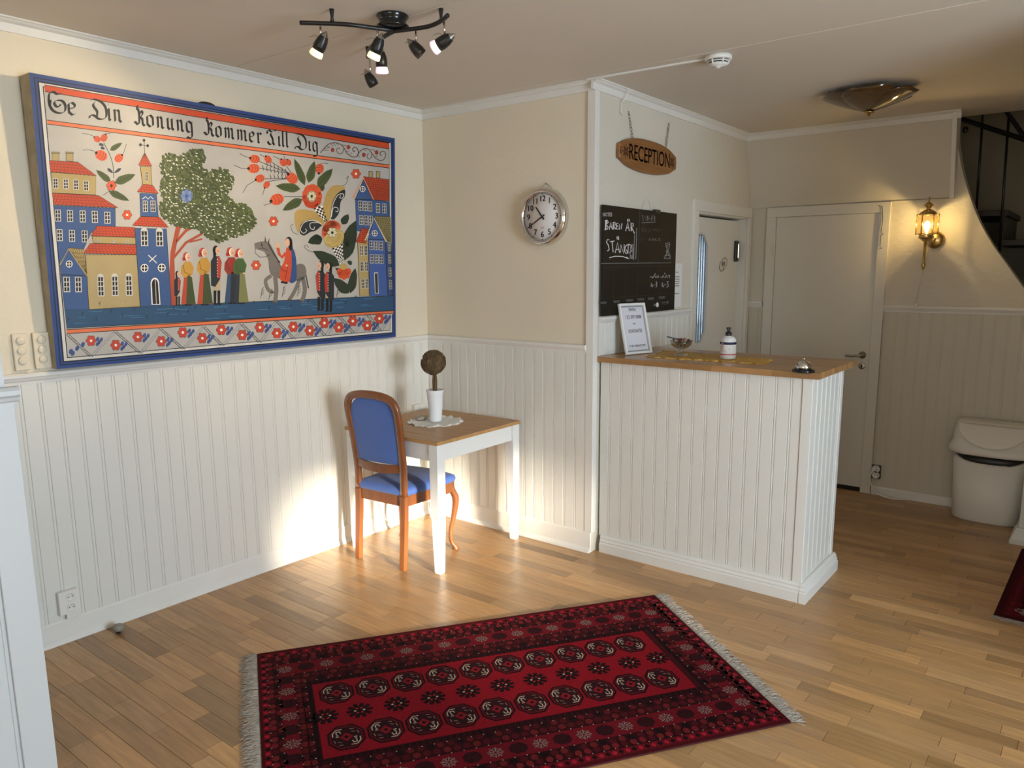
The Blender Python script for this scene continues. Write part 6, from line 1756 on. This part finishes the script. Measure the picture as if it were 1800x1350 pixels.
def lens_mat(i, col, st):
    return mat('lamp_lens_%d' % i, (0.85, 0.82, 0.78), 0.25, **{'Emission Color': (*col, 1), 'Emission Strength': st})
HEADS = [((563, 43), (570, 76), (556, 97), (1.0, 0.86, 0.50), 0.75, 1), ((663, 49), (661, 80), (651, 100), (1.0, 0.88, 0.55), 0.75, 1), ((669, 69), (668, 104), (668, 122), (1.0, 0.55, 0.70), 0.85, 1),
         ((650, 105), (653, 140), (660, 152), (0.2, 0.2, 0.2), 0.0, 0), ((731, 52), (733, 86), (748, 100), (0.2, 0.2, 0.2), 0.0, 0), ((781, 36), (777, 72), (755, 82), (1.0, 0.60, 0.75), 0.85, 1)]
for i, (a_, m_, e_, col, st, lit) in enumerate(HEADS):
    A3 = on(2, 2.592, *a_)
    # the head hangs straight under its arm joint, turned towards what it lights
    zz = A3.z
    best = min((abs(pix((A3.x, A3.y, A3.z - 0.001 * k))[1] - m_[1]), k) for k in range(20, 140))[1]
    cpt = Vector((A3.x, A3.y, A3.z - 0.001 * best))
    dpx = Vector((e_[0] - m_[0], e_[1] - m_[1]))
    dirv = (RIGHT * dpx.x - UP * dpx.y).normalized()
    dirv = (dirv * 1.0 + FWD * 0.35).normalized()
    hd = bpy.data.objects.new('lamp_head', None)
    COL.objects.link(hd); hd.parent = spots; hd.location = cpt + SI
    MB().tube([A3 - cpt, Vector((0, 0, 0.022))], 0.0045, 8).build('stem', M_CHROME, hd)
    MB().lathe([(0.001, -0.050), (0.004, -0.046), (0.016, -0.028)], 16, (0, 0, 0), dirv, cap=False).build('pointed_tip', M_TIP, hd)
    MB().lathe([(0.016, -0.028), (0.022, -0.010), (0.0245, 0.012), (0.0235, 0.030), (0.021, 0.030), (0.020, 0.012), (0.001, 0.010)], 18, (0, 0, 0), dirv, cap=False).build('shell', M_BLACK, hd)
    if lit:
        MB().lathe([(0.020, 0.020), (0.0255, 0.040), (0.0265, 0.052), (0.020, 0.056), (0.001, 0.056)], 18, (0, 0, 0), dirv).build('lens', lens_mat(i, col, st), hd)
    MB().tube(bez([Vector((0, 0, 0.01)), Vector((0, 0, 0.02)) - RIGHT * 0.018 + UP * 0.008, Vector((0, 0, 0.018)) - RIGHT * 0.045 + UP * 0.004], 5), 0.0016, 6).build('adjusting_rod', M_STEEL, hd)
    if lit:
        lamp('spot_light', 'SPOT', SPOT_W[i], (1.0, 0.78, 0.50), tuple(cpt + dirv * 0.062), SPOT_AIM[i], spot_size=R(SPOT_ANG[i]), spot_blend=0.8, shadow_soft_size=0.02)

# ------------------------------------------------------------------ smoke detector and its cable duct
dt = on(2, ZC, 1263, 98)
det = thing('smoke_detector', 'white smoke detector with dark slots on the ceiling above the counter', 'smoke detector', (dt.x, dt.y, ZC))
MB().lathe([(0.062, -0.0005), (0.064, -0.018), (0.058, -0.022)], 28, cap=True).build('base', M_PLASTIC, det)
MB().lathe([(0.046, -0.022), (0.042, -0.040), (0.001, -0.040)], 28, cap=False).build('slot_core', M_BLACKP, det)
mb = MB()
for r, z in ((0.052, -0.0285), (0.047, -0.0385)): mb.lathe([(r - 0.008, z + 0.0018), (r, z + 0.002), (r, z - 0.002), (r - 0.008, z - 0.0018)], 28, cap=False)
for k in range(6):
    a = R(60 * k + 20); mb.tube([(0.053 * math.cos(a), 0.053 * math.sin(a), -0.02), (0.045 * math.cos(a), 0.045 * math.sin(a), -0.042)], 0.004, 6)
mb.build('rib', M_PLASTIC, det)
MB().lathe([(0.045, -0.041), (0.040, -0.046), (0.014, -0.050), (0.012, -0.056), (0.001, -0.057)], 28, cap=True).build('cap', M_PLASTIC, det)
a = Vector((XR - 0.02, -0.056)); b = Vector((dt.x - 0.062, dt.y))
d = (b - a).normalized(); n = Vector((-d.y, d.x)) * 0.008
mb = MB()
mb.prism([tuple(a - n), tuple(b - n), tuple(b + n), tuple(a + n)], lambda p: (p[0], p[1], ZC - 0.010), lambda p: (p[0], p[1], ZC - 0.0003))
tag(mb.build('cable_duct', M_PLASTIC, bevel=0.002), 'white cable duct along the ceiling to the smoke detector', 'cable duct')

# ------------------------------------------------------------------ amber glass ceiling lamp of overlapping petals
dm = on(2, ZC, 1530, 158)
dome = thing('ceiling_lamp', 'amber glass ceiling lamp of overlapping petal plates in the alcove', 'lamp', (dm.x, dm.y, ZC))
M_AMB = mat('amber_glass', (0.13, 0.062, 0.014), 0.08, **{'Transmission Weight': 0.35, 'IOR': 1.45, 'Coat Weight': 0.6})
MB().lathe([(0.10, -0.0005), (0.105, -0.012), (0.08, -0.025), (0.001, -0.025)], 28).build('ceiling_plate', M_PLASTIC, dome)
for k in range(5):
    th = R(72 * k + 65)
    mb = MB()
    nr, na = 10, 14
    rows_ = []
    for j in range(nr + 1):
        r = 0.012 + 0.243 * j / nr
        rowp = []
        hwid = R(56) * (1.0 if j < 4 else math.sqrt(max(0.02, 1 - ((j - 4) / 6.35) ** 2)))
        for i in range(na + 1):
            a = th + hwid * (i / na * 2 - 1)
            z = -0.118 + 0.092 * (r / 0.255) ** 1.25 - 0.012 * (1 - (i / na * 2 - 1) ** 2) * (r / 0.255) + 0.004 * (i / na * 2 - 1)
            rowp.append((r * math.cos(a), r * math.sin(a), z))
        rows_.append(rowp)
    for r_ in rows_: mb.v += r_
    for j in range(nr):
        for i in range(na): mb.face((j * (na + 1) + i, j * (na + 1) + i + 1, (j + 1) * (na + 1) + i + 1, (j + 1) * (na + 1) + i), None, True)
    o = mb.build('glass_petal', M_AMB, dome)
    s_ = o.modifiers.new('solid', 'SOLIDIFY'); s_.thickness = 0.004
MB().lathe([(0.004, -0.03), (0.004, -0.116), (0.030, -0.119), (0.026, -0.126), (0.010, -0.132), (0.007, -0.142), (0.001, -0.146)], 18).build('finial', M_BRASS, dome)
for k in range(3):
    a = R(120 * k + 40)
    MB().tube([(0.18 * math.cos(a), 0.18 * math.sin(a), -0.001), (0.18 * math.cos(a), 0.18 * math.sin(a), -0.058)], 0.005, 8).build('holder', M_BRASS, dome)

# ------------------------------------------------------------------ stair in the dark stairwell
SYY = 2.62
stair = thing('stair_railing', 'black iron stair railing with slim bars in the dark stairwell', 'railing', (2.9, SYY, 1.6))
sI = Vector((-2.9, -SYY, -1.6))
def sp_(px, py): return on(1, SYY, px, py) + sI
def sext(a, b, t): a, b = sp_(*a), sp_(*b); return a + (b - a) * t
MB().tube([sp_(1685, 208), sext((1685, 208), (1800, 245), 3.0)], 0.017, 8).build('handrail', M_BLACK, stair)
MB().tube([sext((1770, 197), (1800, 240), -1.2), sext((1770, 197), (1800, 240), 4.0)], 0.015, 8).build('handrail', M_BLACK, stair)
MB().lathe([(0.001, -0.022), (0.016, -0.016), (0.020, 0), (0.016, 0.016), (0.001, 0.022)], 12, sp_(1697, 228)).build('knob', M_BLACK, stair)
for t, b in (((1728, 198), (1716, 372)), ((1774, 194), (1756, 452)), ((1826, 190), (1804, 520))):
    MB().tube([sp_(*t), sp_(*b)], 0.0085, 8).build('bar', M_BLACK, stair)
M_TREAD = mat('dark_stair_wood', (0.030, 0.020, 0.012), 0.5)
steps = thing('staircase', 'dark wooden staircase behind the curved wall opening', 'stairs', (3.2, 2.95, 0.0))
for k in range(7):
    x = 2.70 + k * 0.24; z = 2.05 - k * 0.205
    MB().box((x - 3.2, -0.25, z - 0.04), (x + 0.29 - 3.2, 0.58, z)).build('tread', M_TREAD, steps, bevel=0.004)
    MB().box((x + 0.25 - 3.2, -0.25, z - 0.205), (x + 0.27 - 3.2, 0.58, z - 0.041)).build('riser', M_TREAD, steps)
